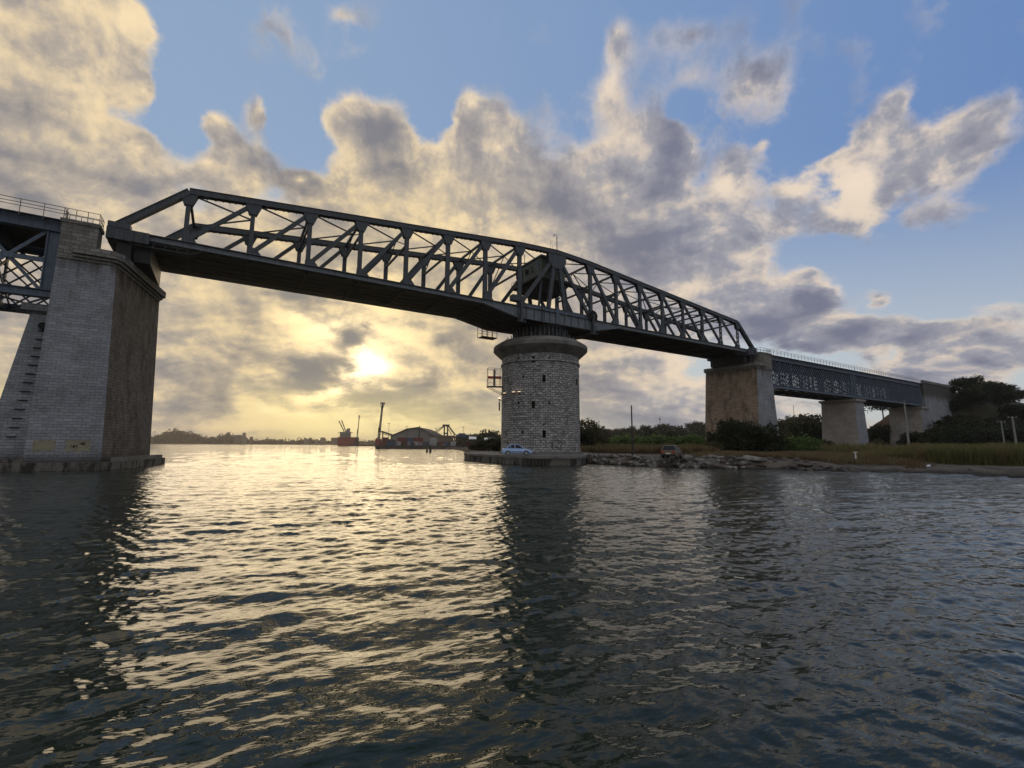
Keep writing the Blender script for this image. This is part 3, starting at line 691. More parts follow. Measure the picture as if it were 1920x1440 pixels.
    for q in range(8):
        t = q * PI / 4; m.bar((nx(1) + .1, -.72, DZ + .6), (nx(1) + .1 + .85 * math.cos(t), -.72, DZ + .6 + .85 * math.sin(t)), .12, .12)
    m.build('gear_wheel', STEEL_DARK, R)
    # ladder down to the turntable
    m = MB(); xx = -3.1
    for e in (-.25, .25): m.bar((xx + e, -.45, DZ - 1.9), (xx + e, -.45, DZ + .7), .05, .05, side=(1, 0, 0))
    for q in range(9): m.bar((xx - .25, -.45, DZ - 1.8 + q * .3), (xx + .25, -.45, DZ - 1.8 + q * .3), .04, .04)
    m.build('ladder', STEEL_DARK, R)
    # turntable drum on the tower, ringed with rollers
    m = MB(); m.revolve([(0, 19.9), (4.9, 19.9), (4.9, 20.3), (4.5, 20.3), (4.5, 22.0), (4.9, 22.0), (4.9, DZ - 1.98), (0, DZ - 1.98)], 0, WB / 2, 48)
    m.build('turntable_drum', STEEL_DARK, R)
    m = MB()
    for i in range(40):
        t = 2 * PI * i / 40; x = 4.72 * math.cos(t); y = WB / 2 + 4.72 * math.sin(t); m.rod((x, y, 20.32), (x, y, 21.98), .11, 8)
    m.build('roller_ring', STEEL, R)
    # machinery cabin between the trusses
    x0, x1, y0, y1, z0, z1 = -2.05, 3.0, 1.5, 7.2, 30.55, 34.3
    m = MB(); m.box(x0, y0, z0, x1, y1, z1)
    c = m.build('machine_cabin', CABIN, R)
    m = MB(); m.hexa([(x0 - .25, y0 - .3, z1 + .003), (x1 + .25, y0 - .3, z1 + .003), (x1 + .25, y1 + .3, z1 + .003), (x0 - .25, y1 + .3, z1 + .003)], [(x0 - .1, y0 - .1, z1 + .35), (x1 + .1, y0 - .1, z1 + .35), (x1 + .1, y1 + .1, z1 + .35), (x0 - .1, y1 + .1, z1 + .35)])
    m.build('roof', STEEL, c)
    for q in range(3):
        m = MB(); yy = 2.1 + q * 1.6; m.box(x0 - .05, yy, 32.2, x0 - .003, yy + 1.0, 33.6); m.build('window', GLASS, c)
    m = MB()
    for q in range(9):
        zz = z0 + .3 + q * .4; m.box(x0 - .03, y0, zz, x0 - .002, y1, zz + .05)
    m.build('cladding_rib', STEEL, c)
    m = MB(); m.box(-3.4, .9, 30.2, 4.1, 9.0, 30.5); m.hexa([(-1.5, 2.0, 28.3), (2.4, 2.0, 28.3), (2.4, 6.4, 28.3), (-1.5, 6.4, 28.3)], [(-3.0, 1.0, 30.197), (3.8, 1.0, 30.197), (3.8, 8.6, 30.197), (-3.0, 8.6, 30.197)])
    m.build('cabin_floor', STEEL_DARK, R)
    m = MB()
    ring = [(-3.35, .95), (-3.35, 8.95), (4.05, 8.95), (4.05, .95)]
    for (ax, ay), (bx, by) in zip(ring, ring[1:] + ring[:1]):
        for zz in (31.0, 31.5): m.bar((ax, ay, zz), (bx, by, zz), .04, .04)
        n = 6
        for q in range(n): m.bar((ax + (bx - ax) * q / n, ay + (by - ay) * q / n, 30.5), (ax + (bx - ax) * q / n, ay + (by - ay) * q / n, 31.5), .05, .05, side=(1, 0, 0))
    m.build('balcony_rail', RAILM, R)
    for xx, yy in ((-2.9, 1.3), (-2.9, 8.4), (3.6, 1.3), (3.6, 8.4)):
        m = MB(); m.bar((xx, yy, DZ - .2), (xx * .75, yy, 30.197), .28, .28, side=(1, 0, 0)); m.build('cabin_support', STEEL, R)
    # tower-head braces between the two centre nodes
    m = MB(); m.box(-.9, .32, DZ + Hc - 1.5, .9, WB - .32, DZ + Hc - .5); m.build('head_beam', STEEL, R)
    # lamp post and aerials on the top chord
    for y, dx in ((0.0, .15), (WB, -.1)):
        t = DZ + Hc + .05; m = MB(); m.rod((dx, y, t - .1), (dx, y, t + 2.5), .07, 8)
        for q in range(6):
            a0 = q * PI / 6; a1 = (q + 1) * PI / 6
            m.rod((dx - .3 + .3 * math.cos(a0), y, t + 2.5 + .3 * math.sin(a0)), (dx - .3 + .3 * math.cos(a1), y, t + 2.5 + .3 * math.sin(a1)), .05, 6)
        m.box(dx - .78, y - .08, t + 2.44, dx - .55, y + .08, t + 2.52); m.build('lamp_arm', RAILM, R)
        for xx, hh in ((-1.15, 1.7), (-.75, 1.0)):
            m = MB(); m.rod((xx, y, t - .25), (xx, y, t - .2 + hh), .03, 6); m.build('aerial', RAILM, R)
build_bridge()

# ---------------------------------------------------------------- round tower
TX, TY, TR = 0.0, WB / 2, 6.62
tower = thing('round_bridge_pier', 'round pale stone tower with wide concrete cap under the middle of the swing bridge', 'pier', (TX, TY, 1.05))
def on_tower(px, py, r=None):
    r = r or TR; d = ray(px, py); ox, oy = CAM.x - TX, CAM.y - TY
    a = d.x ** 2 + d.y ** 2; b = 2 * (ox * d.x + oy * d.y); c = ox * ox + oy * oy - r * r
    disc = b * b - 4 * a * c; t = (-b - math.sqrt(max(disc, 0))) / (2 * a); p = CAM + d * t
    return math.atan2(p.y - TY, p.x - TX), p.z
def tower_patch(m, th, z, w, h, r0, r1, n=4):
    dt = w / TR
    for i in range(n):
        a, b = th - dt / 2 + dt * i / n, th - dt / 2 + dt * (i + 1) / n
        q = lambda t, r, zz: (TX + r * math.cos(t), TY + r * math.sin(t), zz)
        m.hexa([q(a, r0, z), q(b, r0, z), q(b, r1, z), q(a, r1, z)][::-1], [q(a, r0, z + h), q(b, r0, z + h), q(b, r1, z + h), q(a, r1, z + h)][::-1])
def build_tower():
    # shaft, with real openings: grid of theta/z cells, skipping those of the slots
    slots = [(1000, 674, .52, 1.0), (1020, 709.5, .52, 1.1), (1000, 759, .52, 1.15), (1020, 813.5, .52, 1.15), (952, 714, .5, 1.0), (950, 814, .45, 1.0), (1081, 716, .5, 1.0),
             (981, 706.5, .3, .4), (972, 756, .3, .4), (1030, 755.5, .3, .4), (980, 810, .3, .4), (1020, 795, .2, .3), (972, 672, .25, .3), (1030, 670.5, .3, .3), (957, 721, .25, .3), (951, 830, .4, .5)]
    S = [on_tower(a, b) + (w, h) for a, b, w, h in slots]
    ths = sorted(set([2 * PI * i / 96 - PI for i in range(97)] + [t + s_ * w / 2 / TR for t, z, w, h in S for s_ in (-1, 1)]))
    zs = sorted(set([0.3, 1.6, 4, 7, 10, 13, 16.2, 17.15] + [z + s_ * h / 2 for t, z, w, h in S for s_ in (-1, 1)]))
    rr = lambda z: TR + .16 * max(0, (2.4 - z) / 2.0) + .05 * (17 - z) / 17
    m = MB()
    for a, b in zip(ths, ths[1:]):
        if b - a < 1e-6: continue
        for z0, z1 in zip(zs, zs[1:]):
            tc_, zc = (a + b) / 2, (z0 + z1) / 2
            if any(abs(tc_ - t) < w / 2 / TR and abs(zc - z) < h / 2 for t, z, w, h in S): continue
            q = lambda t, z: (TX + rr(z) * math.cos(t), TY + rr(z) * math.sin(t), z)
            m.poly([q(a, z0), q(b, z0), q(b, z1), q(a, z1)], [(TR * a, z0), (TR * b, z0), (TR * b, z1), (TR * a, z1)])
    shaft = m.build('shaft', STONE_W, tower)
    for t, z, w, h in S:
        m = MB(); q = lambda tt, r, zz: (TX + r * math.cos(tt), TY + r * math.sin(tt), zz); a, b = t - w / 2 / TR, t + w / 2 / TR
        r0, r1 = TR - .55, TR + .01
        m.poly([q(a, r0, z - h / 2), q(b, r0, z - h / 2), q(b, r0, z + h / 2), q(a, r0, z + h / 2)])
        m.poly([q(a, r0, z - h / 2), q(a, r0, z + h / 2), q(a, r1, z + h / 2), q(a, r1, z - h / 2)]); m.poly([q(b, r0, z - h / 2), q(b, r1, z - h / 2), q(b, r1, z + h / 2), q(b, r0, z + h / 2)])
        m.poly([q(a, r0, z - h / 2), q(a, r1, z - h / 2), q(b, r1, z - h / 2), q(b, r0, z - h / 2)]); m.poly([q(a, r0, z + h / 2), q(b, r0, z + h / 2), q(b, r1, z + h / 2), q(a, r1, z + h / 2)])
        m.build('window_slot', DARK, shaft)
    # sills over slots
    m = MB(); m.revolve([(TR + .004, 15.75), (TR + .18, 15.85), (TR + .18, 16.1), (TR + .004, 16.22)], TX, TY, 96); m.build('string_course', STONE_W, tower)
    m = MB(); m.revolve([(TR - .2, 17.15), (TR + .12, 17.15), (7.9, 18.2), (8.1, 18.4), (8.12, 18.95), (8.02, 19.1), (6.9, 19.82), (6.6, 19.9), (0, 19.9)], TX, TY, 96)
    m.build('cap', CAPM, tower)
    m = MB()
    for i in range(26):       # short posts of a low parapet round the turntable
        t = 2 * PI * i / 26; m.box(TX + 5.9 * math.cos(t) - .05, TY + 5.9 * math.sin(t) - .05, 19.9, TX + 5.9 * math.cos(t) + .05, TY + 5.9 * math.sin(t) + .05, 20.7)
    m.build('cap_post', RAILM, tower)
    m = MB(); m.revolve([(TR + .17, 1.0), (TR + .55, 1.0), (TR + .5, 1.35), (TR + .17, 1.42)], TX, TY, 64); m.build('plinth', CAPM, tower)
    # outline drawing sprayed on the wall
    m = MB()
    def stroke(pts, w=.11):
        P = [on_tower(a, b, TR + .08) for a, b in pts]
        Q = []
        for (a, b) in zip(P, P[1:]):
            n = 5
            for i in range(n + (b is P[-1])): Q.append((a[0] + (b[0] - a[0]) * i / n, a[1] + (b[1] - a[1]) * i / n))
        for (t0, z0), (t1, z1) in zip(Q, Q[1:]):
            r = lambda z: TR + .16 * max(0, (2.4 - z) / 2.0) + .05 * (17 - z) / 17 + .012
            q = lambda t, z: (TX + r(z) * math.cos(t), TY + r(z) * math.sin(t), z)
            dx, dz_ = (t1 - t0) * TR, z1 - z0; L = math.hypot(dx, dz_) or 1; nx_, nz_ = -dz_ / L * w / 2, dx / L * w / 2
            m.poly([q(t0 - nx_ / TR, z0 - nz_), q(t1 - nx_ / TR, z1 - nz_), q(t1 + nx_ / TR, z1 + nz_), q(t0 + nx_ / TR, z0 + nz_)])
    stroke([(1030, 829), (1034, 832), (1037, 837)]); stroke([(1036, 833), (1037, 828), (1042, 826), (1048, 827), (1053, 830), (1053, 836), (1050, 840), (1054, 846)])
    stroke([(1036, 832), (1036, 840), (1039, 843)]); stroke([(1040, 838), (1043, 841), (1045, 837), (1046, 842), (1050, 842)]); stroke([(1045, 829), (1047, 833), (1050, 832)])
    stroke([(1055, 847), (1058, 843), (1061, 847), (1064, 844)], .06)
    m.build('sprayed_drawing', BLACKP, tower)
build_tower()
def build_tower_sign():
    # steel navigation-sign balcony on the left flank
    th, z = on_tower(942, 700); ang = math.atan2(-.62, -.78)
    ca = Vector((math.cos(math.radians(156)), math.sin(math.radians(156)), 0))
    base = Vector((TX, TY, 0)) + ca * (TR - .1); zf = 12.25
    side = Vector((-ca.y, ca.x, 0))
    t = thing('sign_balcony', 'steel frame balcony holding a red bar navigation board on the tower side', 'balcony', (base.x, base.y, zf))
    def P(o, s_, z_): return base + ca * o + side * s_ + Vector((0, 0, z_))
    m = MB(); m.hexa([P(0, -.9, zf), P(2.7, -.9, zf), P(2.7, .9, zf), P(0, .9, zf)], [P(0, -.9, zf + .07), P(2.7, -.9, zf + .07), P(2.7, .9, zf + .07), P(0, .9, zf + .07)])
    for s_ in (-.85, .85): m.bar(P(2.6, s_, zf), P(0, s_, zf - 1.3), .09, .07, side=side)
    m.bar(P(0, -.85, zf - 1.0), P(0, .85, zf - 1.0), .5, .35); m.build('platform', RAILM, t)
    m = MB()
    for o in (.4, 1.5, 2.6):
        for s_ in (-.85, .85): m.bar(P(o, s_, zf + .07), P(o, s_, zf + 3.1), .07, .07, side=side)
    for s_ in (-.85, .85):
        for zz in (.6, 1.1, 3.1): m.bar(P(.1, s_, zf + zz), P(2.65, s_, zf + zz), .06, .06, side=side)
        m.bar(P(.4, s_, zf + 1.4), P(1.3, s_, zf + 3.0), .05, .05, side=side)
    for zz in (1.1, 3.1): m.bar(P(2.6, -.85, zf + zz), P(2.6, .85, zf + zz), .06, .06)
    m.build('frame', RAILM, t)
    m = MB(); m.bar(P(.1, -.93, zf + 1.75), P(2.5, -.93, zf + 1.75), .46, .05, side=side); m.build('red_bar', REDP, t)
    m = MB(); m.bar(P(1.3, -.89, zf + .1), P(1.3, -.89, zf + 3.1), .05, .30, side=ca); m.build('centre_upright', RAILM, t)
    # row of floodlights
    for i, (px, py) in enumerate(((946, 737), (963, 735), (973.5, 734.5))):
        th, z = on_tower(px, py, TR + .35)
        c, s2 = math.cos(th), math.sin(th); b = Vector((TX, TY, z)); o = Vector((c, s2, 0)); sd = Vector((-s2, c, 0))
        fl = thing('floodlight', ['lit floodlight on the tower wall, nearest the sign balcony', 'lit floodlight on the tower wall, middle one of the row of three', 'lit floodlight on the tower wall, farthest from the sign balcony'][i], 'floodlight', b + o * TR, 'floodlights on the round tower')
        m = MB(); m.bar(b + o * (TR - .05) - Vector((0, 0, .25)), b + o * (TR + .55) - Vector((0, 0, .18)), .06, .06, side=sd); m.bar(b + o * (TR + .35) - sd * .22 - Vector((0, 0, .12)), b + o * (TR + .35) + sd * .22 - Vector((0, 0, .12)), .18, .35, side=o); m.build('housing', RUST_RED, fl)
        m = MB(); m.bar(b + o * (TR + .38) - sd * .19, b + o * (TR + .38) + sd * .19, .05, .28, side=o); m.build('lamp_glass', LAMPM, fl)
LAMPM, _t, _b = newmat('warm_lamp'); _b.inputs['Emission Color'].default_value = (1, .75, .45, 1); _b.inputs['Emission Strength'].default_value = 2.2
build_tower_sign()
def tower_marker():
    m = MB(); th, z = on_tower(942, 745)
    b = Vector((TX, TY, 0)) + Vector((math.cos(math.radians(160)), math.sin(math.radians(160)), 0)) * (TR + .5)
    t = thing('channel_light', 'small bracket light with hanging box on the tower left edge, below the sign balcony', 'lamp', (b.x, b.y, 9.0))
    m.rod((b.x, b.y, 8.2), (b.x, b.y, 9.7), .13, 8); m.build('box_tube', RAILM, t)
    m = MB(); m.bar((b.x, b.y, 9.9), (b.x + .5, b.y + .2, 9.9), .1, .1); m.rod((b.x, b.y, 9.9), (b.x, b.y, 10.2), .14, 8); m.build('bracket', RAILM, t)
    m = MB(); m.rod((b.x, b.y, 10.2), (b.x, b.y, 10.4), .12, 8); m.build('lamp_glass', LAMPM, t)
tower_marker()

# ---------------------------------------------------------------- rest piers of the swing span
def pier_body(m, x0, x1, y0, y1, z0, z1, bat=0.045):
    """battered block; x0..y1 are its size at the top"""
    e = (z1 - z0) * bat
    m.hexa([(x0 - e, y0 - e, z0), (x1 + e, y0 - e, z0), (x1 + e, y1 + e, z0), (x0 - e, y1 + e, z0)], [(x0, y0, z1), (x1, y0, z1), (x1, y1, z1), (x0, y1, z1)])
def tone_side(name, m, face_x, side_mat, root): pass
def rest_pier(root, s_, xin, xout, front, chan, water):
    """s_ = -1 left pier, +1 right pier; xin = channel side, xout = landward side (both at the top)"""
    x0, x1 = sorted((xin, xout)); y0, y1 = -1.3, 11.2; z0, z1 = (-1.5 if water else .6), 20.0; skew = 2.3 if s_ < 0 else -0.9
    e = (z1 - z0) * 0.030; ei = (z1 - z0) * (.034 if s_ < 0 else .075); eo = (z1 - z0) * (.017 if s_ < 0 else .075)
    c = .55
    def ring(z):
        k = (z1 - z) / (z1 - z0); ex0 = (eo if s_ < 0 else ei) * k; ex1 = (ei if s_ < 0 else eo) * k; ey = .25 * k
        X0, X1, Y0, Y1 = x0 - ex0, x1 + ex1, y0 - ey, y1 + ey
        return [(X0, Y0, z), (X1, Y0, z), (X1 + (skew if s_ < 0 else 0), Y1, z), (X0 + (skew if s_ > 0 else 0), Y1, z)]
    lo, hi = ring(z0), ring(z1)
    m = MB(); m.poly([lo[0], lo[1], hi[1], hi[0]]); m.poly([lo[2], lo[3], hi[3], hi[2]]); m.poly(hi)
    if s_ < 0: m.poly([lo[3], lo[0], hi[0], hi[3]])
    else: m.poly([lo[1], lo[2], hi[2], hi[1]])
    m.build('body', front, root)
    m = MB()
    if s_ < 0: m.poly([lo[1], lo[2], hi[2], hi[1]])
    else: m.poly([lo[3], lo[0], hi[0], hi[3]])
    m.build('channel_face', chan, root)  # channel side takes a browner stone than the front
    # stepped cornice round the channel end
    xi = xin; q = -s_
    for i, (o, za, zb) in enumerate(((.12, 20.0, 20.28), (.32, 20.283, 20.55), (.60, 20.553, 21.3))):
        xa, xb = sorted((xi + q * o, xi - q * 3.4)) if i else sorted((xi + q * o, xout))
        if i == 0: xa, xb = (x0, x1 + o) if s_ < 0 else (x0 - o, x1)
        else: xa, xb = (xi - 3.2, xi + o) if s_ < 0 else (xi - o, xi + 3.2)
        m = MB(); c_ = .7 if i == 2 else .4
        if s_ < 0: P = [(xa, y0 - o), (xb - c_, y0 - o), (xb, y0 - o + c_), (xb + skew, y1 + o - c_), (xb - c_ + skew, y1 + o), (xa, y1 + o)]
        else: P = [(xa + c_, y0 - o), (xb, y0 - o), (xb, y1 + o), (xa + c_ + skew, y1 + o), (xa + skew, y1 + o - c_), (xa, y0 - o + c_)]
        m.hexa([(a, b, za) for a, b in P], [(a, b, zb) for a, b in P]); m.build('cornice', STONE_T, root)
    # corner pylons that flank the track
    px0, px1 = (xout, xout + 2.7) if s_ < 0 else (xout - 3.9, xout + .6)
    for ya, yb in ((y0 + .05, y0 + 1.75),):
        m = MB(); m.box(px0, ya, 20.283, px1, yb, 23.6); p = m.build('corner_pylon', STONE_T, root)
        m = MB(); m.hexa([(px0 - .12, ya - .12, 23.603), (px1 + .12, ya - .12, 23.603), (px1 + .12, yb + .12, 23.603), (px0 - .12, yb + .12, 23.603)], [(px0 - .12, ya - .12, 23.95), (px1 + .12, ya - .12, 23.95), (px1 + .12, yb + .12, 23.95), (px0 - .12, yb + .12, 23.95)])
        m.build('coping', STONE_T, p)
        m = MB(); R_ = [(px0 + .1, ya), (px1, ya), (px1, yb), (px0 + .1, yb)]
        for (ax, ay), (bx, by) in zip(R_, R_[1:] + R_[:1]):
            for zz in (24.45, 25.0): m.bar((ax, ay, zz), (bx, by, zz), .045, .045)
            for f_ in (0, .33, .66): m.bar((ax + (bx - ax) * f_, ay + (by - ay) * f_, 23.95), (ax + (bx - ax) * f_, ay + (by - ay) * f_, 25.0), .05, .05, side=(1, 0, 0))
        m.build('guard_rail', RAILM, p)
    # back wall between the pylons, below the fixed span's seat
    m = MB(); m.box(px0 + .3, y0 + 1.9, 20.553, px1 - .3, y1 - .4, 22.0); m.build('ballast_wall', front, root)
    return ring
lp = thing('rest_pier', 'tall grey stone pier standing in the water at the left, yellow patches near its foot', 'pier', (-57.6, 4.8, 0), 'masonry piers of the viaduct')
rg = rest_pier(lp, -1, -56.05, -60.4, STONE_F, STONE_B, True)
# wing that carries the fixed span, set back from the front
m = MB(); m.hexa([(-64.5, .9, -1.5), (-60.2, .9, -1.5), (-60.2, 9.2, -1.5), (-64.5, 9.2, -1.5)], [(-62.4, 1.6, 14.9), (-59.75, 1.6, 14.9), (-59.75, 8.4, 14.9), (-62.4, 8.4, 14.9)]); m.build('span_seat_wing', STONE_F, lp)
m = MB(); m.box(-63.0, 1.2, 15.12, -59.8, 8.8, 15.8); m.hexa([(-62.4, 1.55, 14.903), (-59.8, 1.55, 14.903), (-59.8, 8.45, 14.903), (-62.4, 8.45, 14.903)], [(-62.85, 1.3, 15.117), (-59.8, 1.3, 15.117), (-59.8, 8.7, 15.117), (-62.85, 8.7, 15.117)]); m.build('seat_cap', STONE_F, lp)
m = MB()
for q in range(13):      # iron climbing steps up the wing
    z = 3.0 + q * .85; x = -61.2 - (14 - z) * .10; m.box(x - .35, 1.50 - (14.9 - z) * .04 - .08 , z, x + .3, 1.60 - (14.9 - z) * .04 + .3, z + .09)
m.build('climbing_step', BLACKP, lp)
m = MB(); m.rod((-61.3, 1.15, 13.7), (-61.3, 1.75, 13.7), .36, 20); m.build('drain_hole', DARK, lp)
# foot slab
m = MB(); P = [(-68.5, -2.6), (-54.6, -2.6), (-53.9, -1.9), (-51.6, 12.0), (-68.5, 12.0)]
m.hexa([(a, b, -1.5) for a, b in P], [(a, b, .75) for a, b in P]); m.build('foot_slab', CONC_WET, lp)
m = MB(); m.hexa([(-54.7, -1.7, .753), (-54.1, -1.7, .753), (-51.9, 11.8, .753), (-52.4, 11.8, .753)], [(-54.7, -1.7, 1.15), (-54.1, -1.7, 1.15), (-51.9, 11.8, 1.15), (-52.4, 11.8, 1.15)]); m.build('kerb', CONC, lp)
def front_patch(x0, x1, z0, z1, mat, name):
    m = MB(); y = lambda z: -1.3 - .25 * (20.0 - z) / 21.5 - .012
    n = 7; top = [(x0 + (x1 - x0) * i / n, z1 + .12 * math.sin(i * 2.3 + x0)) for i in range(n + 1)]; bot = [(x0 + (x1 - x0) * i / n, z0 + .10 * math.sin(i * 1.7 + x0)) for i in range(n + 1)]
    for i in range(n): m.poly([(bot[i][0], y(bot[i][1]), bot[i][1]), (bot[i + 1][0], y(bot[i + 1][1]), bot[i + 1][1]), (top[i + 1][0], y(top[i + 1][1]), top[i + 1][1]), (top[i][0], y(top[i][1]), top[i][1])])
    return m.build(name, mat, lp)
front_patch(-60.2, -58.7, 1.75, 2.75, PATCH, 'yellow_paint_patch'); front_patch(-58.0, -56.3, 1.7, 2.8, PATCH, 'yellow_paint_patch')
front_patch(-57.7, -57.2, 2.1, 2.26, BLACKP, 'black_mark'); front_patch(-57.0, -56.7, 2.3, 2.55, BLACKP, 'black_mark')
m = MB()
for i in range(9):
    x = -66.8 + i * .9 + random.random() * .3; z = .75; r = .25 + random.random() * .25
    m.hexa([(x - r, -.6 - r, z), (x + r, -.8 - r, z), (x + r, -.4 + r, z), (x - r, -.5 + r, z)], [(x - r * .7, -.6 - r * .6, z + r), (x + r * .6, -.6 - r * .7, z + r * 1.2), (x + r * .6, -.5 + r * .6, z + r), (x - r * .6, -.5 + r * .5, z + r * .8)])
m.build('rubble', ROCKD, lp)
rp = thing('rest_pier', 'warm brown stone pier between the swing span and the lattice spans, bushes at its foot', 'pier', (58.5, 4.8, 0.6), 'masonry piers of the viaduct')
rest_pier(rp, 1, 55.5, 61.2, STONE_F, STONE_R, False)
m = MB(); m.hexa([(61.3, -1.6, .6), (63.2, -1.6, .6), (63.2, 11.2, .6), (61.3, 11.2, .6)], [(61.25, -.6, 15.2), (62.4, -.6, 15.2), (62.4, 10.2, 15.2), (61.25, 10.2, 15.2)]); m.build('span_seat_wing', STONE_F, rp)
m = MB(); m.box(61.25, -.8, 15.203, 62.8, 10.4, 16.0); m.build('seat_cap', STONE_F, rp)
# land piers
def land_pier(x0, x1, y0, y1, zb, zt, label):
    r = thing('land_pier', label, 'pier', ((x0 + x1) / 2, (y0 + y1) / 2, zb), 'masonry piers of the viaduct')
    k = .05; e = (zt - zb) * k
    def rg(z): d = (zt - z) * k; return [(x0 - d, y0 - d * .5, z), (x1 + d, y0 - d * .5, z), (x1 + d, y1 + d * .5, z), (x0 - d, y1 + d * .5, z)]
    lo, hi = rg(zb), rg(zt); m = MB(); m.poly([lo[0], lo[1], hi[1], hi[0]]); m.poly([lo[1], lo[2], hi[2], hi[1]]); m.poly([lo[2], lo[3], hi[3], hi[2]]); m.poly(hi); m.build('body', STONE_F, r)
    m = MB(); m.poly([lo[3], lo[0], hi[0], hi[3]]); m.build('inner_face', STONE_P, r)
    for o, a, b in ((.15, zt + .003, zt + .3), (.5, zt + .303, zt + .9)):
        m = MB(); m.box(x0 - o, y0 - o, a, x1 + o, y1 + o, b); m.build('cornice', STONE_P, r)
    m = MB()
    for yy in (y0 + 1.2, y1 - 1.2):
        for xx in ((x0 + x1) / 2 - 1.0, (x0 + x1) / 2 + 1.0): m.hexa([(xx - .6, yy - .6, zt + .903), (xx + .6, yy - .6, zt + .903), (xx + .6, yy + .6, zt + .903), (xx - .6, yy + .6, zt + .903)], [(xx - .35, yy - .35, 16.3), (xx + .35, yy - .35, 16.3), (xx + .35, yy + .35, 16.3), (xx - .35, yy + .35, 16.3)])
    m.build('bearing_block', STEEL_DARK, r); return r
land_pier(103.9, 109.2, -.6, 8.0, .8, 14.9, 'buff stone pier standing alone in the grass under the joint of the two lattice spans')
land_pier(152.2, 158.6, -.4, 8.4, 2.0, 15.0, 'farthest stone pier, half hidden by bushes beside the abutment wall')

# ---------------------------------------------------------------- fixed lattice spans
def fixed_span(x0, x1, label, dens=1.05, open_near=False):
    t = thing('lattice_span', label, 'bridge span', ((x0 + x1) / 2, 4.8, 16.3), 'lattice girder spans of the viaduct')
    zt, zb = 24.2, 16.4
    yn, yf = .6, 9.0
    L = x1 - x0
    for y in (yn, yf):
        m = MB(); m.box(x0, y - .09, zt - 1.15, x1, y + .09, zt); m.box(x0, y - .42, zt - 1.21, x1, y + .42, zt - 1.153); m.box(x0, y - .42, zt + .003, x1, y + .42, zt + .06); m.build('top_flange', STEEL_BLUE, t)
        m = MB(); m.box(x0, y - .09, zb, x1, y + .09, zb + .65); m.box(x0, y - .42, zb - .07, x1, y + .42, zb - .003); m.box(x0, y - .30, zb + .653, x1, y + .30, zb + .71); m.build('bottom_flange', STEEL_BLUE, t)
        for xa in ((x0, x1 - 1.4)): 
            m = MB(); m.box(xa, y - .12, zb + .72, xa + 1.4, y + .12, zt - 1.22)
            for e in (0.05, 1.25): m.box(xa + e, y - .3, zb + .72, xa + e + .1, y + .3, zt - 1.22)
            m.build('end_plate', STEEL_BLUE, t)
        m = MB(); a, b = x0 + 1.4, x1 - 1.4; za, zc = zb + .68, zt - 1.18; H = zc - za
        if open_near and y == yn:
            n = max(1, int((b - a) / 4.6))
            for i in range(n):
                u0 = a + (b - a) * i / n; u1 = a + (b - a) * (i + 1) / n
                m.bar((u0, y, za), (u1, y, zc), .30, .08); m.bar((u0, y + .1, zc), (u1, y + .1, za), .30, .08)
                if i: m.bar((u0, y, za), (u0, y, zc), .35, .16)
            m.bar((a, y, (za + zc) / 2), (b, y, (za + zc) / 2), .45, .14)
        else:
            s = dens if y == yn else dens * (1.35 if open_near else .6); x = a - H
            while x < b:
                for sg in (0, 1):
                    p0, p1 = (x, x + H); q0, q1 = max(p0, a), min(p1, b)
                    if q1 - q0 > .2:
                        f0, f1 = (q0 - p0) / H, (q1 - p0) / H
                        z0_, z1_ = (za + H * f0, za + H * f1) if sg == 0 else (zc - H * f0, zc - H * f1)
                        m.bar((q0, y - .05 + .1 * sg, z0_), (q1, y - .05 + .1 * sg, z1_), .17, .05)
                x += s
            n = int(L / 5)
            for i in range(1, n): m.box(a + (b - a) * i / n - .08, y - .2, za, a + (b - a) * i / n + .08, y + .2, zc)
        m.build('lattice_web', STEEL_BLUE, t)
    # deck, floor beams, lower and cross bracing
    m = MB(); m.box(x0, yn + .45, zt - .5, x1, yf - .45, zt - .1); m.build('deck', STEEL_DARK, t)
    n = int(L / 4.8)
    m = MB()
    for i in range(n + 1):
        x = x0 + .6 + (L - 1.2) * i / n
        m.box(x - .12, yn + .1, zt - 1.5, x + .12, yf - .1, zt - .503); m.box(x - .1, yn + .1, zb, x + .1, yf - .1, zb + .4)
        m.bar((x, yn + .1, zb + .4), (x, yf - .1, zt - 1.5), .22, .1, side=(1, 0, 0)); m.bar((x + .12, yf - .1, zb + .4), (x + .12, yn + .1, zt - 1.5), .22, .1, side=(1, 0, 0))
        if i < n:
            x2 = x0 + .6 + (L - 1.2) * (i + 1) / n
            m.bar((x, yn, zb + .05), (x2, yf, zb + .05), .14, .14); m.bar((x, yf, zb + .16), (x2, yn, zb + .16), .14, .14)
    m.build('cross_frames', STEEL_BLUE if open_near else STEEL_DARK, t)
    for xx in (x0, x1):
        pass
    # parapet rails
    for y in (-.2, 9.8):
        m = MB()
        for zz in (24.75, 25.05, 25.4): m.bar((x0, y, zz), (x1, y, zz), .05, .05)
        k = int(L / 1.6)
        for i in range(k + 1): x = x0 + L * i / k; m.bar((x, y, 24.0), (x, y, 25.42), .055, .055, side=(1, 0, 0))
        for i in range(k + 1): x = x0 + L * i / k; m.box(x - .06, min(y, y + .5 if y < 0 else y - .6), 23.9, x + .06, max(y, y + .5 if y < 0 else y - .6), 24.0)
        m.build('parapet_rail', RAILM, t)
    m = MB(); m.box(x0, -.25, 24.063, x1, .18, 24.12); m.box(x0, 9.42, 24.063, x1, 9.85, 24.12); m.build('walkway', STEEL_BLUE, t)
    return t
fixed_span(-108.0, -60.35, 'left lattice span running out of the picture behind the tall pier', open_near=True)
fixed_span(61.6, 106.5, 'longer blue grey lattice span between the brown pier and the lone buff pier')
fixed_span(106.8, 156.6, 'far blue grey lattice span ending at the abutment wall')
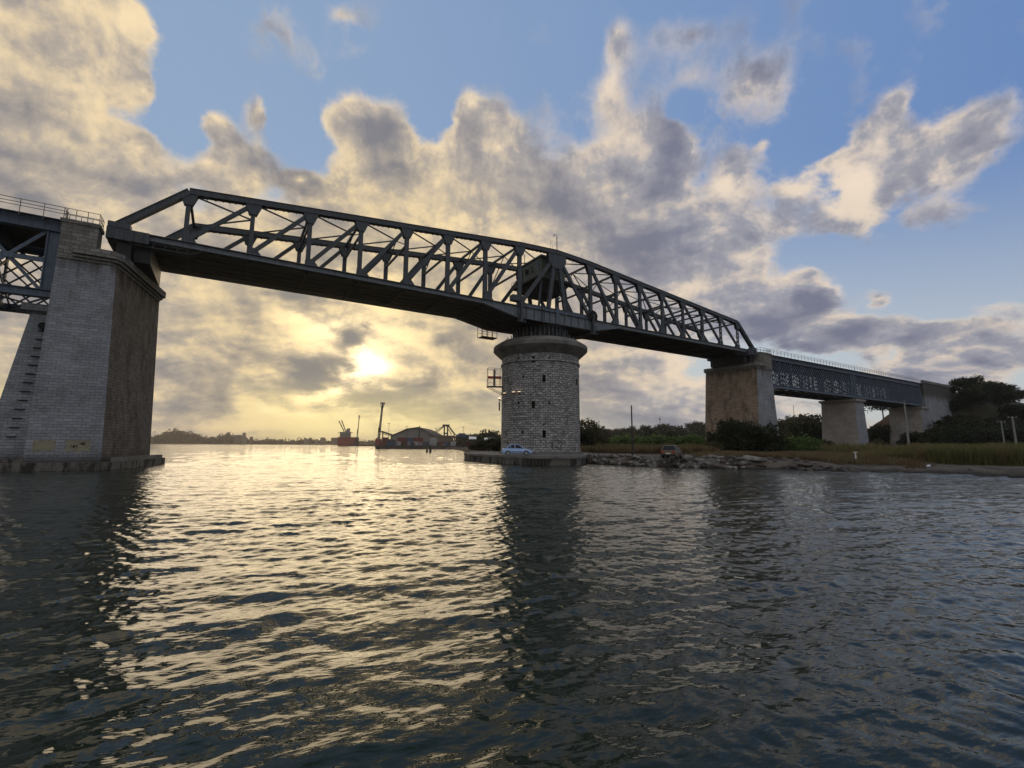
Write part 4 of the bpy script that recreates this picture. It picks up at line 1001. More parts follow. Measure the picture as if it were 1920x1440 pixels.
# abutment wall
ab = thing('abutment', 'grey wedge shaped retaining wall at the right end of the viaduct', 'abutment', (170, 4.8, 2))
m = MB(); pts = [(157.0, 3.0), (186.0, 3.0), (186.0, 24.6), (157.0, 24.6)]
m.hexa([(157.0, -.8, 2.0), (190.0, -.8, 2.0), (190.0, 10.4, 2.0), (157.0, 10.4, 2.0)], [(157.0, -.2, 24.4), (188.0, -.2, 24.4), (188.0, 9.8, 24.4), (157.0, 9.8, 24.4)]); m.build('wall', STONE_F, ab)
m = MB(); m.box(156.9, -.45, 24.403, 188.2, .2, 25.3); m.box(156.9, 9.4, 24.403, 188.2, 10.05, 25.3); m.build('parapet', CONC, ab)

# ---------------------------------------------------------------- quay platform round the tower
qp = thing('quay_platform', 'low stained concrete platform round the foot of the round tower', 'quay', (-2, -2, 0))
def gxy(px, D): p = G(px, D); return (p.x, p.y)
P = [gxy(871, 77), gxy(884, 72.5), gxy(948, 62), gxy(1000, 58.5), gxy(1086, 57.8), gxy(1098, 64), gxy(1100, 96), gxy(905, 98), gxy(871, 84)]
m = MB(); m.hexa([(a, b, -1.6) for a, b in P], [(a, b, .82) for a, b in P]); m.build('platform_body', CONC_WET, qp)
cx_, cy_ = sum(a for a, b in P) / len(P), sum(b for a, b in P) / len(P)
m = MB(); P2 = [(a + (a - cx_) * .012, b + (b - cy_) * .012) for a, b in P]; m.hexa([(a, b, .823) for a, b in P2], [(a, b, 1.12) for a, b in P2]); m.build('coping_slab', CONC, qp)
m = MB()
for i in range(7):
    q = G(983 + i * 6.2, 58.7 - i * .02); m.box(q.x - .13, q.y - .55, -.6, q.x + .13, q.y - .1, .80)
m.build('fender', WOODP, qp)

# ---------------------------------------------------------------- cars
def arch(cx, r, n=9): return [(cx + r * math.cos(PI - PI * i / (n - 1)), .30 + r * math.sin(PI - PI * i / (n - 1))) for i in range(n)]
def make_car(name, label, loc, rz, paint, L=4.35, roofm=None, hatch=False, back=True):
    t = thing(name, label, 'car', (0, 0, 0)); W = 1.72
    wx = (.82, L - .88) ; r = .37
    # side outline of the body below the glass, x from tail (0) to nose (L)
    low = [(.02, .32), (.18, .22)] + [(x, z) for x, z in arch(wx[0], r)] + [(x, z) for x, z in arch(wx[1], r)] + [(L - .15, .22), (L - .02, .34)]
    up = [(L, .52), (L - .06, .66), (L - .5, .78), (L - 1.15, .90), (1.0 if not hatch else .5, .93), (.25, .92), (.04, .82), (0, .55)]
    prof = low + up
    m = MB()
    def half(z): return W / 2 * (1 - .05 * max(0, (.45 - z)) - .10 * max(0, z - .62) / .3)
    n = len(prof)
    A = [(x, half(z) * (1 - .10 * (max(0, x - (L - .5)) / .5) ** 2), z) for x, z in prof]; B = [(x, -y, z) for x, y, z in A]
    ctr = lambda s_: [(x, s_ * y, z) for x, y, z in A]
    # side skins by strips so arches stay open
    import bisect
    top = sorted([(x, z) for x, z in up]); bot = [(x, z) for x, z in low]
    xs = sorted(set([x for x, z in bot] + [x for x, z in top]))
    def yz(poly, x):
        for (xa, za), (xb, zb) in zip(poly, poly[1:]):
            if min(xa, xb) - 1e-9 <= x <= max(xa, xb) + 1e-9: return za if abs(xb - xa) < 1e-9 else za + (zb - za) * (x - xa) / (xb - xa)
        return poly[0][1] if x < poly[0][0] else poly[-1][1]
    upl = [(0, .55), (.04, .82), (.25, .92), (1.0 if not hatch else .5, .93), (L - 1.15, .90), (L - .5, .78), (L - .06, .66), (L, .52)]
    H = lambda x, z: half(z) * (1 - .16 * (max(0, x - (L - .6)) / .6) ** 2 - .10 * (max(0, .5 - x) / .5) ** 2)
    zlev = [0, .35, .7, 1.0]
    for a, b in zip(xs, xs[1:]):
        la, lb, ua, ub = yz(bot, a), yz(bot, b), yz(upl, a), yz(upl, b)
        for s_ in (-1, 1):
            for f0, f1 in zip(zlev, zlev[1:]):
                q = lambda x, l, u_, f_: (x, s_ * H(x, l + (u_ - l) * f_), l + (u_ - l) * f_)
                P = [q(a, la, ua, f0), q(b, lb, ub, f0), q(b, lb, ub, f1), q(a, la, ua, f1)]
                m.poly(P if s_ < 0 else P[::-1])
        m.poly([(a, -H(a, ua), ua), (b, -H(b, ub), ub), (b, H(b, ub), ub), (a, H(a, ua), ua)])
        m.poly([(a, H(a, la), la), (b, H(b, lb), lb), (b, -H(b, lb), lb), (a, -H(a, la), la)])
    for x in (xs[0], xs[-1]):
        l, u_ = yz(bot, x), yz(upl, x); m.poly([(x, -H(x, l), l), (x, H(x, l), l), (x, H(x, u_), u_), (x, -H(x, u_), u_)])
    body = m.build('body', paint, t)
    # greenhouse: lower ring -> roof ring
    b0, b1 = (.42 if hatch else .62), L - 1.12; t0, t1 = (.72 if hatch else 1.15), L - 1.92; zb, zt = .915, 1.42
    lo = [(b0, -.77, zb), (b1, -.75, zb), (b1, .75, zb), (b0, .77, zb)]; hi = [(t0, -.58, zt), (t1, -.56, zt), (t1, .56, zt), (t0, .58, zt)]
    m = MB(); m.hexa(lo, hi); m.build('glass', GLASS, t)
    m = MB(); hi2 = [(x, y, zt + .002) for x, y, z in hi]; hr = [(x + (.15 if x < 2 else -.12), y * .82, zt + .06) for x, y, z in hi]; m.hexa(hi2, hr)
    def pil(a, b, w): m.bar(Vector(a), Vector(b), w, .05)
    for s_ in (-1, 1):
        pil((b0, s_ * .775, zb), (t0, s_ * .585, zt), .09); pil((b1, s_ * .755, zb), (t1, s_ * .565, zt), .07)
        mx = (t0 + t1) / 2 + .1; pil((mx, s_ * .78, zb), (mx - .05, s_ * .59, zt), .08)
        pil((b0 + .45, s_ * .778, zb), (t0 + .12, s_ * .588, zt), .06)
        pil((t0, s_ * .585, zt), (t1, s_ * .565, zt), .06)
    m.build('roof', roofm or paint, t)
    for wxx in wx:
        for s_ in (-1, 1):
            m = MB(); y0, y1 = s_ * (W / 2 - .20), s_ * (W / 2 - .01); m.rod((wxx, y0, .30), (wxx, y1, .30), .305, 24); w = m.build('wheel', RUBBER, t)
            m = MB(); m.rod((wxx, y1, .30), (wxx, y1 + s_ * .012, .30), .20, 16); m.build('rim', RIM, w)
            m = MB()
            for q in range(5): a = q * 2 * PI / 5; m.bar((wxx, y1 + s_ * .014, .30), (wxx + .17 * math.cos(a), y1 + s_ * .014, .30 + .17 * math.sin(a)), .03, .006)
            m.build('spoke', RUBBER, w)
    for s_ in (-1, 1):
        m = MB(); m.hexa([(L - .28, s_ * .74 - .06, .56), (L - .02, s_ * .58 - .06, .56), (L - .02, s_ * .58 + .06, .56), (L - .28, s_ * .74 + .06, .56)], [(L - .34, s_ * .74 - .06, .70), (L - .07, s_ * .58 - .06, .66), (L - .07, s_ * .58 + .06, .66), (L - .34, s_ * .74 + .06, .70)]); m.build('headlight', CREAM, t)
        m = MB(); m.box(-.015, s_ * .62 - .12, .62, .03, s_ * .62 + .12, .82); m.build('tail_light', REDLAMP, t)
        m = MB(); m.bar((L - 1.35, s_ * .80, .98), (L - 1.35, s_ * .94, 1.02), .12, .08); m.build('mirror', paint, t)
        m = MB(); m.box(1.25, s_ * (W / 2 + .004) - .008, .42, L - 1.35, s_ * (W / 2 + .004) + .008, .50); m.build('side_strip', RUBBER, t)
    m = MB(); m.box(-.03, -.80, .30, .0, .80, .46); m.build('rear_bumper', RUBBER, t)
    m = MB(); m.box(L - .02, -.62, .30, L + .02, .62, .40); m.build('front_grille', RUBBER, t)
    m = MB(); m.box(-.04, -.25, .50, -.031, .25, .61); m.build('number_plate', WHITEP, t)
    t.location = loc; t.rotation_euler = (0, 0, rz); return t
a = G(941, 63.2, 1.13)
HR = math.atan2(H1.y, H1.x)
make_car('parked_car', 'pale silver blue car parked side on at the foot of the round tower', a, HR + .03, SILVER, 4.15)
b = G(1262, 60.5); b.z = float(land_h(b.x, b.y)) + .02
bc = G(1243, 53.5); bc.z = 1.12
make_car('parked_car', 'old brown hatchback with pale roof parked on the rocky bank near the wooden pole', G(1252, 52.6, 1.08), math.atan2(H3.y, H3.x) - .55, BROWNC, 3.9, SHEDG, True)

# ---------------------------------------------------------------- poles, posts and signs on the bank
def pole(px, D, h, r, mat, label, cross=0, lean=0.0, cat='pole', name='wooden_pole'):
    p = GH(px, D); t = thing(name, label, cat, (p.x, p.y, p.z)); m = MB(); m.rod((p.x, p.y, p.z - .3), (p.x + lean, p.y, p.z + h), r, 10, r * .65); m.build('shaft', mat, t)
    for c in range(cross):
        m = MB(); z = p.z + h - .35 - c * .9; s_ = Vector((H1.x, H1.y, 0)); q = Vector((p.x + lean, p.y, z)); m.bar(q - s_ * 1.1, q + s_ * 1.1, .10, .08, side=(0, 0, 1)); arm = m.build('cross_arm', mat, t)
        for e in (-.95, 0, .95):
            m = MB(); m.rod(q + s_ * e + Vector((0, 0, .05)), q + s_ * e + Vector((0, 0, .25)), .05, 8); m.build('insulator', WHITEP, arm)
    return t
pole(1186, 64, 7.0, .13, WOODP, 'tall thin dark wooden pole standing on the bank between the tower and the brown pier')
pole(1704, 118, 13.2, .28, CONCP, 'concrete pole with a weathered top in front of the farthest pier', name='concrete_pole', cat='pole')
pole(1884, 118, 8.2, .2, CONCP, 'slimmer leaning utility pole in front of the dark trees', 1, -.5, name='utility_pole', cat='pole')
pole(1906, 112, 9.0, .27, CONCP, 'thicker utility pole nearest the right edge of the view', 1, -.4, name='utility_pole', cat='pole')
pole(1493, 190, 14.0, .12, RAILM, 'thin lamp mast rising beyond the bushes between the brown and buff piers', name='lamp_mast', cat='mast')
def marker():
    p = GH(1602.5, 55); t = thing('bank_marker', 'small white T shaped marker post on the sandy bank', 'marker post', p)
    m = MB(); m.box(p.x - .05, p.y - .05, p.z - .2, p.x + .05, p.y + .05, p.z + 1.15); m.build('post', WHITEP, t)
    s_ = Vector((H1.x, H1.y, 0)); m = MB(); q = p + Vector((0, 0, 1.2)); m.bar(q - s_ * .24, q + s_ * .24, .12, .08, side=(0, 0, 1)); m.build('head', WHITEP, t)
    m = MB(); q = p + Vector((0, 0, .55)); m.bar(q - s_ * .1, q + s_ * .1, .06, .12, side=(0, 0, 1)); m.build('collar', WHITEP, t)
marker()

# ---------------------------------------------------------------- boulders along the bank
def rock_mesh(seed, mat):
    W = random.Random(seed); m = MB(); pts = []
    import bmesh
    bm = bmesh.new(); bmesh.ops.create_icosphere(bm, subdivisions=2, radius=1.0)
    ax = [Vector((W.gauss(0, 1), W.gauss(0, 1), W.gauss(0, 1))).normalized() for _ in range(9)]; lim = [W.uniform(.55, .9) for _ in ax]
    for v in bm.verts:
        for a, l in zip(ax, lim):
            d = v.co.dot(a)
            if d > l: v.co -= a * (d - l)
        v.co *= 1 + .06 * math.sin(v.co.x * 7 + seed) * math.cos(v.co.y * 6)
        v.co.z *= .65
    me = bpy.data.meshes.new('boulder'); bm.to_mesh(me); bm.free(); me.materials.append(mat); return me
RM = [rock_mesh(i, ROCK if i % 3 else ROCKD) for i in range(8)]; RMD = [rock_mesh(20 + i, ROCKD) for i in range(4)]
W = random.Random(11); nrock = 0
def rocks(n, px0, px1, t0, t1, s0, s1, label, meshes):
    global nrock
    for i in range(n):
        px = px0 + (px1 - px0) * (i + W.random()) / n; aa = az_of(px); sh = float(np.interp(aa, SCA, SCD)); t = W.uniform(t0, t1)
        p = G(px, sh + t); z = max(float(land_h(p.x, p.y)), -.1)
        o = bpy.data.objects.new('boulder', W.choice(meshes)); col.objects.link(o); s_ = W.uniform(s0, s1)
        o.location = (p.x, p.y, z + s_ * .2); o.rotation_euler = (W.uniform(-.4, .4), W.uniform(-.4, .4), W.uniform(0, 6.28)); o.scale = (s_ * W.uniform(.8, 1.3), s_, s_ * W.uniform(.7, 1.1))
        tag(o, label, 'rock', 'boulders along the bank'); nrock += 1
rocks(62, 1092, 1236, -.3, 1.9, .22, .50, 'pale boulder in the rough stone bank between the platform and the brown hatchback', RM)
rocks(75, 1236, 1400, -.4, 2.4, .22, .55, 'pale boulder in the rough stone bank below the brown hatchback and brown pier', RM)
rocks(34, 1400, 1610, -.2, 2.0, .2, .5, 'dark low boulder at the waterline in front of the buff pier', RMD)
rocks(16, 1610, 1920, .1, 3.5, .08, .22, 'small dark stone scattered on the sandy beach at the right', RMD)
rocks(9, 846, 880, 1.0, 8.0, .3, .8, 'dark boulder on the low point left of the quay platform', RMD)
for i, (px, t, s_, lb) in enumerate(((1413, 1.0, 1.3, 'large flat pale slab lying among the boulders by the brown pier'), (1196, .9, .62, 'white boulder on the bank at the foot of the tall wooden pole'), (1508, .8, .8, 'flat pale slab at the waterline left of the white marker post'))):
    aa = az_of(px); p = G(px, float(np.interp(aa, SCA, SCD)) + t); o = bpy.data.objects.new('rock_slab', RM[1 + i]); col.objects.link(o); o.location = (p.x, p.y, float(land_h(p.x, p.y)) + .15); o.scale = (s_ * 1.2, s_ * .8, s_ * .45); o.rotation_euler = (0.05, .08, HR + .1); tag(o, lb, 'rock')
for px, D, lb in ((1358, 60, 'white scrap lying in the grass left of the bushes'), (1737, 47.5, 'pale scrap of litter on the beach below the reeds'), (1755, 60, 'small white litter at the edge of the reeds')):
    p = GH(px, D); m = MB(); m.hexa([(p.x - .3, p.y - .15, p.z), (p.x + .3, p.y - .1, p.z), (p.x + .2, p.y + .2, p.z), (p.x - .2, p.y + .2, p.z)], [(p.x - .2, p.y - .1, p.z + .12), (p.x + .2, p.y - .1, p.z + .2), (p.x + .1, p.y + .1, p.z + .18), (p.x - .15, p.y + .1, p.z + .1)])
    o = m.build('litter', WHITEP, loc=(p.x, p.y, p.z)); tag(o, lb, 'litter')
# driftwood log at the far right
p = G(1905, 39.5, .08); m = MB(); m.rod((p.x - .9, p.y + .5, .06), (p.x + .9, p.y - .5, .12), .11, 9, .08); o = m.build('driftwood_log', WOODP, loc=tuple(p)); tag(o, 'dark driftwood log at the water edge by the right border', 'log')

# ---------------------------------------------------------------- vegetation
def leaf_cloud(lobes, n, size, seed, flat=.75):
    """lobes: (x,y,z,rx,ry,rz); leaf-sized quads scattered through their outer volume"""
    W = np.random.default_rng(seed); L = np.array(lobes, float); vol = L[:, 3] * L[:, 4] * L[:, 5]; pr = vol ** .8 / (vol ** .8).sum()
    k = W.choice(len(L), n, p=pr); d = W.normal(size=(n, 3)); d /= np.linalg.norm(d, axis=1)[:, None]
    rad = (W.uniform(.35, 1.0, n) ** .45)[:, None] * (1 + .16 * np.sin(d[:, :1] * 5 + k[:, None]) * np.cos(d[:, 1:2] * 6 + k[:, None] * 2))
    c = L[k, :3] + d * L[k, 3:6] * rad
    # clump leaves into sprays
    c += W.normal(0, size * .6, (n, 3))
    a = W.normal(size=(n, 3)); a /= np.linalg.norm(a, axis=1)[:, None]; b = np.cross(a, W.normal(size=(n, 3))); b /= np.linalg.norm(b, axis=1)[:, None]
    s_ = size * W.uniform(.5, 1.25, n)[:, None]; V = np.stack([c - a * s_ * .55, c + b * s_ * .42, c + a * s_ * .6, c - b * s_ * .38], 1)
    return V.reshape(-1, 3), np.arange(n * 4).reshape(n, 4)
def tree_root(kind, seed):
    W = random.Random(seed); t = thing(kind, 'x', 'tree', (0, 0, 0)); t.location = (0, 0, 0)
    return t, W
def make_tree(name, seed, H=7.0, R=3.2, leaf=LEAF_D, size=.42, n=2600, trunk_h=.32, spread=1.0, bushy=False):
    t, W = tree_root(name, seed); lob = []; limbs = MB()
    top = H * trunk_h if not bushy else H * .10
    limbs.rod((0, 0, -.4), (.1, 0, top), .045 * H * .6, 8, .03 * H * .6)
    nl = 7 if not bushy else 9
    for i in range(nl):
        a = 2 * PI * (i + W.random() * .6) / nl; rr = R * W.uniform(.30, .72) * spread; zz = W.uniform(.45 if not bushy else .28, .85) * H
        lob.append((rr * math.cos(a), rr * math.sin(a), zz, R * W.uniform(.28, .48), R * W.uniform(.28, .48), H * W.uniform(.11, .19)))
        e = Vector((rr * math.cos(a), rr * math.sin(a), zz)); mid = Vector((rr * .4 * math.cos(a), rr * .4 * math.sin(a), (top + zz) / 2 + .3))
        limbs.rod((.1, 0, top - .05), mid, .016 * H * .6, 6, .010 * H * .6); limbs.rod(mid, e, .010 * H * .6, 5, .004 * H * .6)
        for q in range(2):
            e2 = e + Vector((W.uniform(-1, 1), W.uniform(-1, 1), W.uniform(.2, 1))) * R * .28; limbs.rod(e, e2, .004 * H * .6, 4, .002 * H * .6)
            lob.append((e2.x, e2.y, e2.z, R * .2, R * .2, R * .15))
    lob.append((0, 0, H * .72, R * .5, R * .5, H * .22))
    if bushy: lob.append((0, 0, H * .4, R * .8, R * .8, H * .36))
    V, Fq = leaf_cloud(lob, n, size, seed)
    V[:, 2] = np.maximum(V[:, 2], .05)
    c = numpy_mesh('crown', V, Fq, leaf, smooth=False); c.parent = t
    limbs.build('trunk', BARK, t); return t
PROTO = {}
PROTO['dark1'] = make_tree('broad_tree', 1, 8, 4.0, LEAF_D, .50, 3600); PROTO['dark2'] = make_tree('broad_tree', 2, 7, 3.6, LEAF_D, .45, 3200, .25)
PROTO['bush1'] = make_tree('dense_bush', 3, 4, 2.6, LEAF_D, .34, 3200, bushy=True); PROTO['bush2'] = make_tree('dense_bush', 4, 3.4, 2.4, LEAF_O, .34, 2600, bushy=True)
PROTO['green1'] = make_tree('green_shrub', 5, 3.2, 2.8, LEAF_G, .34, 2600, bushy=True); PROTO['pine'] = make_tree('umbrella_tree', 6, 8, 4.2, LEAF_D, .40, 2300, .5, 1.15)
PROTO['thin'] = make_tree('light_tree', 8, 6.5, 3.0, LEAF_O, .36, 1500, .3); PROTO['far'] = make_tree('far_tree', 9, 8, 4.6, LEAF_FAR, .9, 1500, bushy=True)
for k_, o in PROTO.items(): o['label'] = ''
used = set()
def put(kind, px, D, H, label, cat=None, rz=None, group=None, wide=1.0, z=None, sink=.15, xy=None):
    p = GH(px, D)
    if xy: p = Vector((xy[0], xy[1], float(land_h(*xy))))
    if z is not None: p.z = z
    base = {'dark1': 8, 'dark2': 7, 'bush1': 4, 'bush2': 3.4, 'green1': 3.2, 'pine': 8, 'thin': 6.5, 'far': 8}[kind]; s_ = H / base; r = PROTO[kind]
    if kind in used: r = dup(r, (p.x, p.y, p.z - sink), 0)
    used.add(kind); r.location = (p.x, p.y, p.z - sink); r.scale = (s_ * wide, s_ * wide, s_); r.rotation_euler = (0, 0, random.uniform(0, 6.28) if rz is None else rz)
    r['label'] = label; r['category'] = cat or ('bush' if 'bush' in kind or 'green' in kind else 'tree')
    if group: r['group'] = group
    return r
put('thin', 1103, 122, 9.2, 'feathery green tree just right of the round tower')
put('bush1', 1094, 104, 5.0, 'dark bush against the right foot of the round tower')
put('bush2', 1118, 120, 4.6, 'olive bush below the feathery tree by the tower')
for i, (px, D, H, k_, w_) in enumerate(((1345, 98, 4.6, 'bush1', 1.0), (1370, 90, 6.6, 'bush1', .8), (1398, 88, 6.0, 'bush1', .85), (1425, 88, 5.6, 'bush1', 1.0), (1446, 92, 4.2, 'bush1', 1.0), (1338, 84, 2.4, 'bush2', 1.0))):
    put(k_, px, D, H, ['low dark bush at the left foot of the brown pier', 'tallest dark bush in front of the brown pier', 'pointed dark bush second from the right before the brown pier', 'rounded dark bush covering the right foot of the brown pier', 'dark bush at the right edge of the brown pier foot', 'small olive bush in front of the brown pier left corner'][i], group='bushes at the foot of the brown pier', wide=w_)
gs = 'shrubs under the lattice spans'
for i, (px, D, H, k_, lb) in enumerate(((1478, 96, 3.4, 'green1', 'pale green shrub right of the brown pier, left one of two'), (1506, 92, 3.6, 'green1', 'pale green shrub nearer the buff pier, right one of two'), (1470, 150, 6.5, 'bush2', 'brownish bush on the rise behind the pale green shrubs'),
        (1500, 165, 7.5, 'bush1', 'dark bush on the rise in the gap between brown and buff piers'), (1532, 150, 9.5, 'bush1', 'tall dark bush touching the left side of the buff pier'), (1545, 120, 3.4, 'bush2', 'low olive bush left of the buff pier foot'),
        (1648, 118, 3.4, 'bush2', 'low olive bush right of the buff pier foot'), (1652, 165, 9.0, 'bush1', 'dark bush on the red slope behind the buff pier'), (1662, 200, 12, 'pine', 'spreading tree seen through the gap left of the farthest pier'), (1575, 104, 1.0, 'bush1', 'tiny dark tuft at the base of the buff pier'))):
    put(k_, px, D, H, lb, group=gs)
W = random.Random(21); ge = 'dark trees on the railway embankment'
emb = [(1716, 128, 5.5, 'bush1', 1.3), (1742, 126, 4.8, 'bush1', 1.4), (1765, 124, 5.4, 'bush1', 1.3), (1772, 140, 8.5, 'dark2', 1.1), (1795, 128, 6.5, 'bush1', 1.2), (1800, 150, 11.5, 'dark1', 1.0), (1822, 128, 6, 'bush1', 1.3), (1832, 165, 10, 'dark1', 1.0), (1850, 126, 6, 'bush1', 1.3), (1852, 150, 10, 'dark2', 1.1),
       (1880, 128, 6.5, 'bush1', 1.3), (1878, 150, 11, 'dark1', 1.0), (1908, 128, 7, 'bush1', 1.3), (1905, 150, 10.5, 'dark2', 1.1), (1935, 128, 8, 'dark2', 1.2), (1940, 145, 10, 'dark1', 1.1), (1820, 185, 6.5, 'pine', 1.2), (1862, 190, 6.5, 'pine', 1.2), (1905, 200, 6.5, 'pine', 1.2), (1965, 130, 8, 'dark1', 1.2), (2000, 120, 8, 'dark2', 1.2), (1790, 172, 6, 'dark2', 1.0), (1840, 140, 8, 'dark2', 1.1), (1868, 138, 8, 'dark1', 1.1), (1895, 138, 8.5, 'dark1', 1.1), (1920, 138, 8, 'dark2', 1.2), (1815, 138, 7.5, 'dark2', 1.1)]
elab = ['low dark bush right of the concrete pole', 'dark bush below the abutment wall, left one', 'dark bush below the abutment wall, right one', 'dark tree leaning over the abutment wall lower edge', 'round dark bush at the foot of the embankment under the abutment corner', 'large dark tree at the right corner of the abutment', 'dark bush at the slope foot, left of the leaning utility pole', 'broad dark tree high on the slope behind the abutment end', 'dark bush at the slope foot just left of the leaning utility pole', 'dark tree halfway up the slope above the leaning utility pole',
        'dark bush behind the leaning utility pole', 'broad dark tree behind both utility poles', 'dark bush behind the thick utility pole', 'dark tree behind the thick utility pole, upper one', 'dark tree at the slope foot by the right edge', 'broad dark tree by the right edge, upper slope', 'flat topped tree on the skyline, leftmost of the crest trees', 'flat topped tree on the skyline, second of the crest trees', 'flat topped tree on the skyline, rightmost of the crest trees', 'dark tree beyond the right border, lower slope', 'dark tree farthest right beyond the border', 'small dark tree at the end of the abutment parapet', 'dark tree mid slope under the leftmost crest tree', 'dark tree mid slope under the second crest tree', 'dark tree mid slope between the utility poles', 'dark tree mid slope by the right edge', 'dark tree low on the slope right of the abutment']
for (px, D, H, k_, w_), lb in zip(emb, elab): put(k_, px, D, H, lb, group=ge, wide=w_)
for (x, y, H, k_, w_, lb) in ((170, -7, 6.5, 'bush1', 1.3, 'dark bush high against the sloping end of the abutment'), (178, -5, 7, 'dark2', 1.1, 'dark tree at the top of the slope under the leftmost crest tree'), (166, -14, 7, 'bush1', 1.3, 'dark bush halfway down the slope right of the abutment'), (176, -13, 8, 'dark1', 1.1, 'dark tree filling the slope right of the abutment'),
        (188, -8, 8, 'dark1', 1.1, 'dark tree high on the slope under the second crest tree'), (186, -17, 7, 'bush1', 1.4, 'broad dark bush mid slope under the second crest tree'), (162, -9, 5, 'bush2', 1.2, 'olive bush on the slope beside the abutment wall'), (198, -12, 8, 'dark2', 1.2, 'dark tree high on the slope left of the utility poles'), (172, -20, 6, 'bush1', 1.4, 'dark bush at the slope foot below the abutment tree'),
        (208, -7, 7, 'bush1', 1.5, 'broad dark bush near the crest left of the right edge'), (196, -2, 6, 'bush1', 1.5, 'dark bush on the crest between the first two flat topped trees'), (182, 1, 5, 'bush1', 1.4, 'dark bush on the crest beside the parapet end'), (220, -6, 8, 'dark1', 1.2, 'dark tree near the crest by the right edge')):
    put(k_, 0, 50, H, lb, group=ge, wide=w_, xy=(x, y))
for (px, D, H, k_, lb) in ((1462, 225, 9, 'bush2', 'hazy brown bush on the skyline beside the brown pier'), (1484, 235, 8, 'bush2', 'hazy brown bush on the skyline left of the lamp mast'), (1512, 220, 9, 'bush2', 'hazy brown bush on the skyline right of the lamp mast')): put(k_, px, D, H, lb, 'bush', group='bushes on the skyline behind the lattice spans', wide=1.5)
# green shrubs and trees on the far field right of the tower
gf = 'shrubs on the field beyond the quay'
for i in range(9):
    px = 1160 + i * 19 + W.uniform(-5, 5); put('green1', px, W.uniform(135, 165), W.uniform(3.8, 4.8), f'pale green shrub on the field between tower and brown pier', group=gf, wide=1.6)
for i in range(22):
    px = 1098 + i * 11.0 + W.uniform(-3, 3); put('far', px, W.uniform(250, 420), W.uniform(7, 10), 'far dull green tree on the low ridge between tower and brown pier', group='trees on the far ridge', wide=1.2)
for i in range(5): put('bush2', 1125 + i * 30, W.uniform(128, 150), 2.6, 'low olive bush on the field left of the pale green shrubs', group='olive bushes on the field', wide=1.6)
for i in range(9):
    px = 868 + i * 9 + W.uniform(-3, 3); put('far', px, W.uniform(180, 330), W.uniform(5, 9), 'dark tree on the shore between the docks and the round tower', group='trees left of the tower', wide=1.2)
for i, (px, D, H) in enumerate(((905, 112, 2.6), (925, 108, 3.2), (889, 120, 1.8), (936, 102, 2.4))): put('bush1', px, D, H, ['dark bush behind the platform, second from the left', 'tallest dark bush behind the silver car tail', 'small dark bush at the left tip of the platform', 'dark bush against the left foot of the tower'][i], wide=1.5, group='bushes behind the quay platform')
put('far', 1500, 260, 10, 'hazy tree on the skyline just left of the lamp mast', group='trees behind the lattice spans'); put('far', 1470, 270, 9, 'hazy tree on the skyline right of the brown pier', group='trees behind the lattice spans'); put('far', 1455, 240, 8, 'hazy tree touching the brown pier right edge', group='trees behind the lattice spans')
for k_, o in PROTO.items():
    if k_ not in used: bpy.data.objects.remove(o)

# grass and reeds: blades over a strip of bank
def blades(name, n, fpx, fD, hh, mat, label, seed, w=.05, cond=None):
    W = np.random.default_rng(seed); px = fpx(W, n); aa = np.arctan((px - 960) / F); sh = np.interp(aa, SCA, SCD); D = sh + fD(W, n, px)
    lt = D * np.tan(aa); X = CAM.x + D * H3.x + lt * H1.x; Y = CAM.y + D * H3.y + lt * H1.y; Z = land_h(X, Y)
    keep = (vnoise(X, Y, 6, seed) > -.28)
    X, Y, Z, D, px = X[keep], Y[keep], Z[keep], D[keep], px[keep]; n = len(X)
    h = hh(W, n, px, D) * (.8 + .45 * vnoise(X, Y, 3, seed + 1)); a = W.uniform(0, 2 * PI, n); ww = w * (.6 + D / 60) * .5
    bx, by = np.cos(a) * ww, np.sin(a) * ww; lx, ly = W.normal(0, .22, n) * h, W.normal(0, .22, n) * h
    V = np.stack([np.stack([X - bx, Y - by, Z - .1], 1), np.stack([X + bx, Y + by, Z - .1], 1), np.stack([X + bx * .3 + lx, Y + by * .3 + ly, Z + h], 1), np.stack([X - bx * .3 + lx, Y - by * .3 + ly, Z + h], 1)], 1).reshape(-1, 3)
    o = numpy_mesh(name, V, np.arange(n * 4).reshape(n, 4), mat, smooth=False); o['kind'] = 'stuff'; o['label'] = label
U = lambda a, b: (lambda W, n, *r: W.uniform(a, b, n))
blades('reeds', 70000, lambda W, n: W.uniform(1640, 2150, n) + W.normal(0, 22, n), lambda W, n, px: 9 + (np.clip((1760 - px) / 160, 0, 1)) * 7 + W.uniform(0, 1, n) ** 1.4 * 34, lambda W, n, px, D: W.uniform(1.0, 2.3, n) * (.45 + .55 * np.clip((px - 1600) / 120, 0, 1)), REED, 'tall yellow green reeds behind the sandy beach', 31, .055)
blades('dry_grass', 50000, lambda W, n: W.uniform(1330, 1690, n) + W.normal(0, 25, n), lambda W, n, px: 3.5 + W.uniform(0, 1, n) ** 1.3 * 45, lambda W, n, px, D: W.uniform(.25, .8, n), DRYG, 'rough dry grass on the bank under the lattice spans', 32, .05)
blades('field_grass', 60000, lambda W, n: W.uniform(1090, 1345, n), lambda W, n, px: 26 + W.uniform(0, 1, n) ** 1.2 * 100, lambda W, n, px, D: W.uniform(.7, 1.7, n), DRYG, 'brownish grass on the field behind the quay road', 33, .06)
blades('green_grass', 50000, lambda W, n: W.uniform(1090, 1660, n), lambda W, n, px: 45 + W.uniform(0, 1, n) * 90, lambda W, n, px, D: W.uniform(1.0, 2.4, n), REED, 'taller green growth across the field towards the ridge', 34, .09)

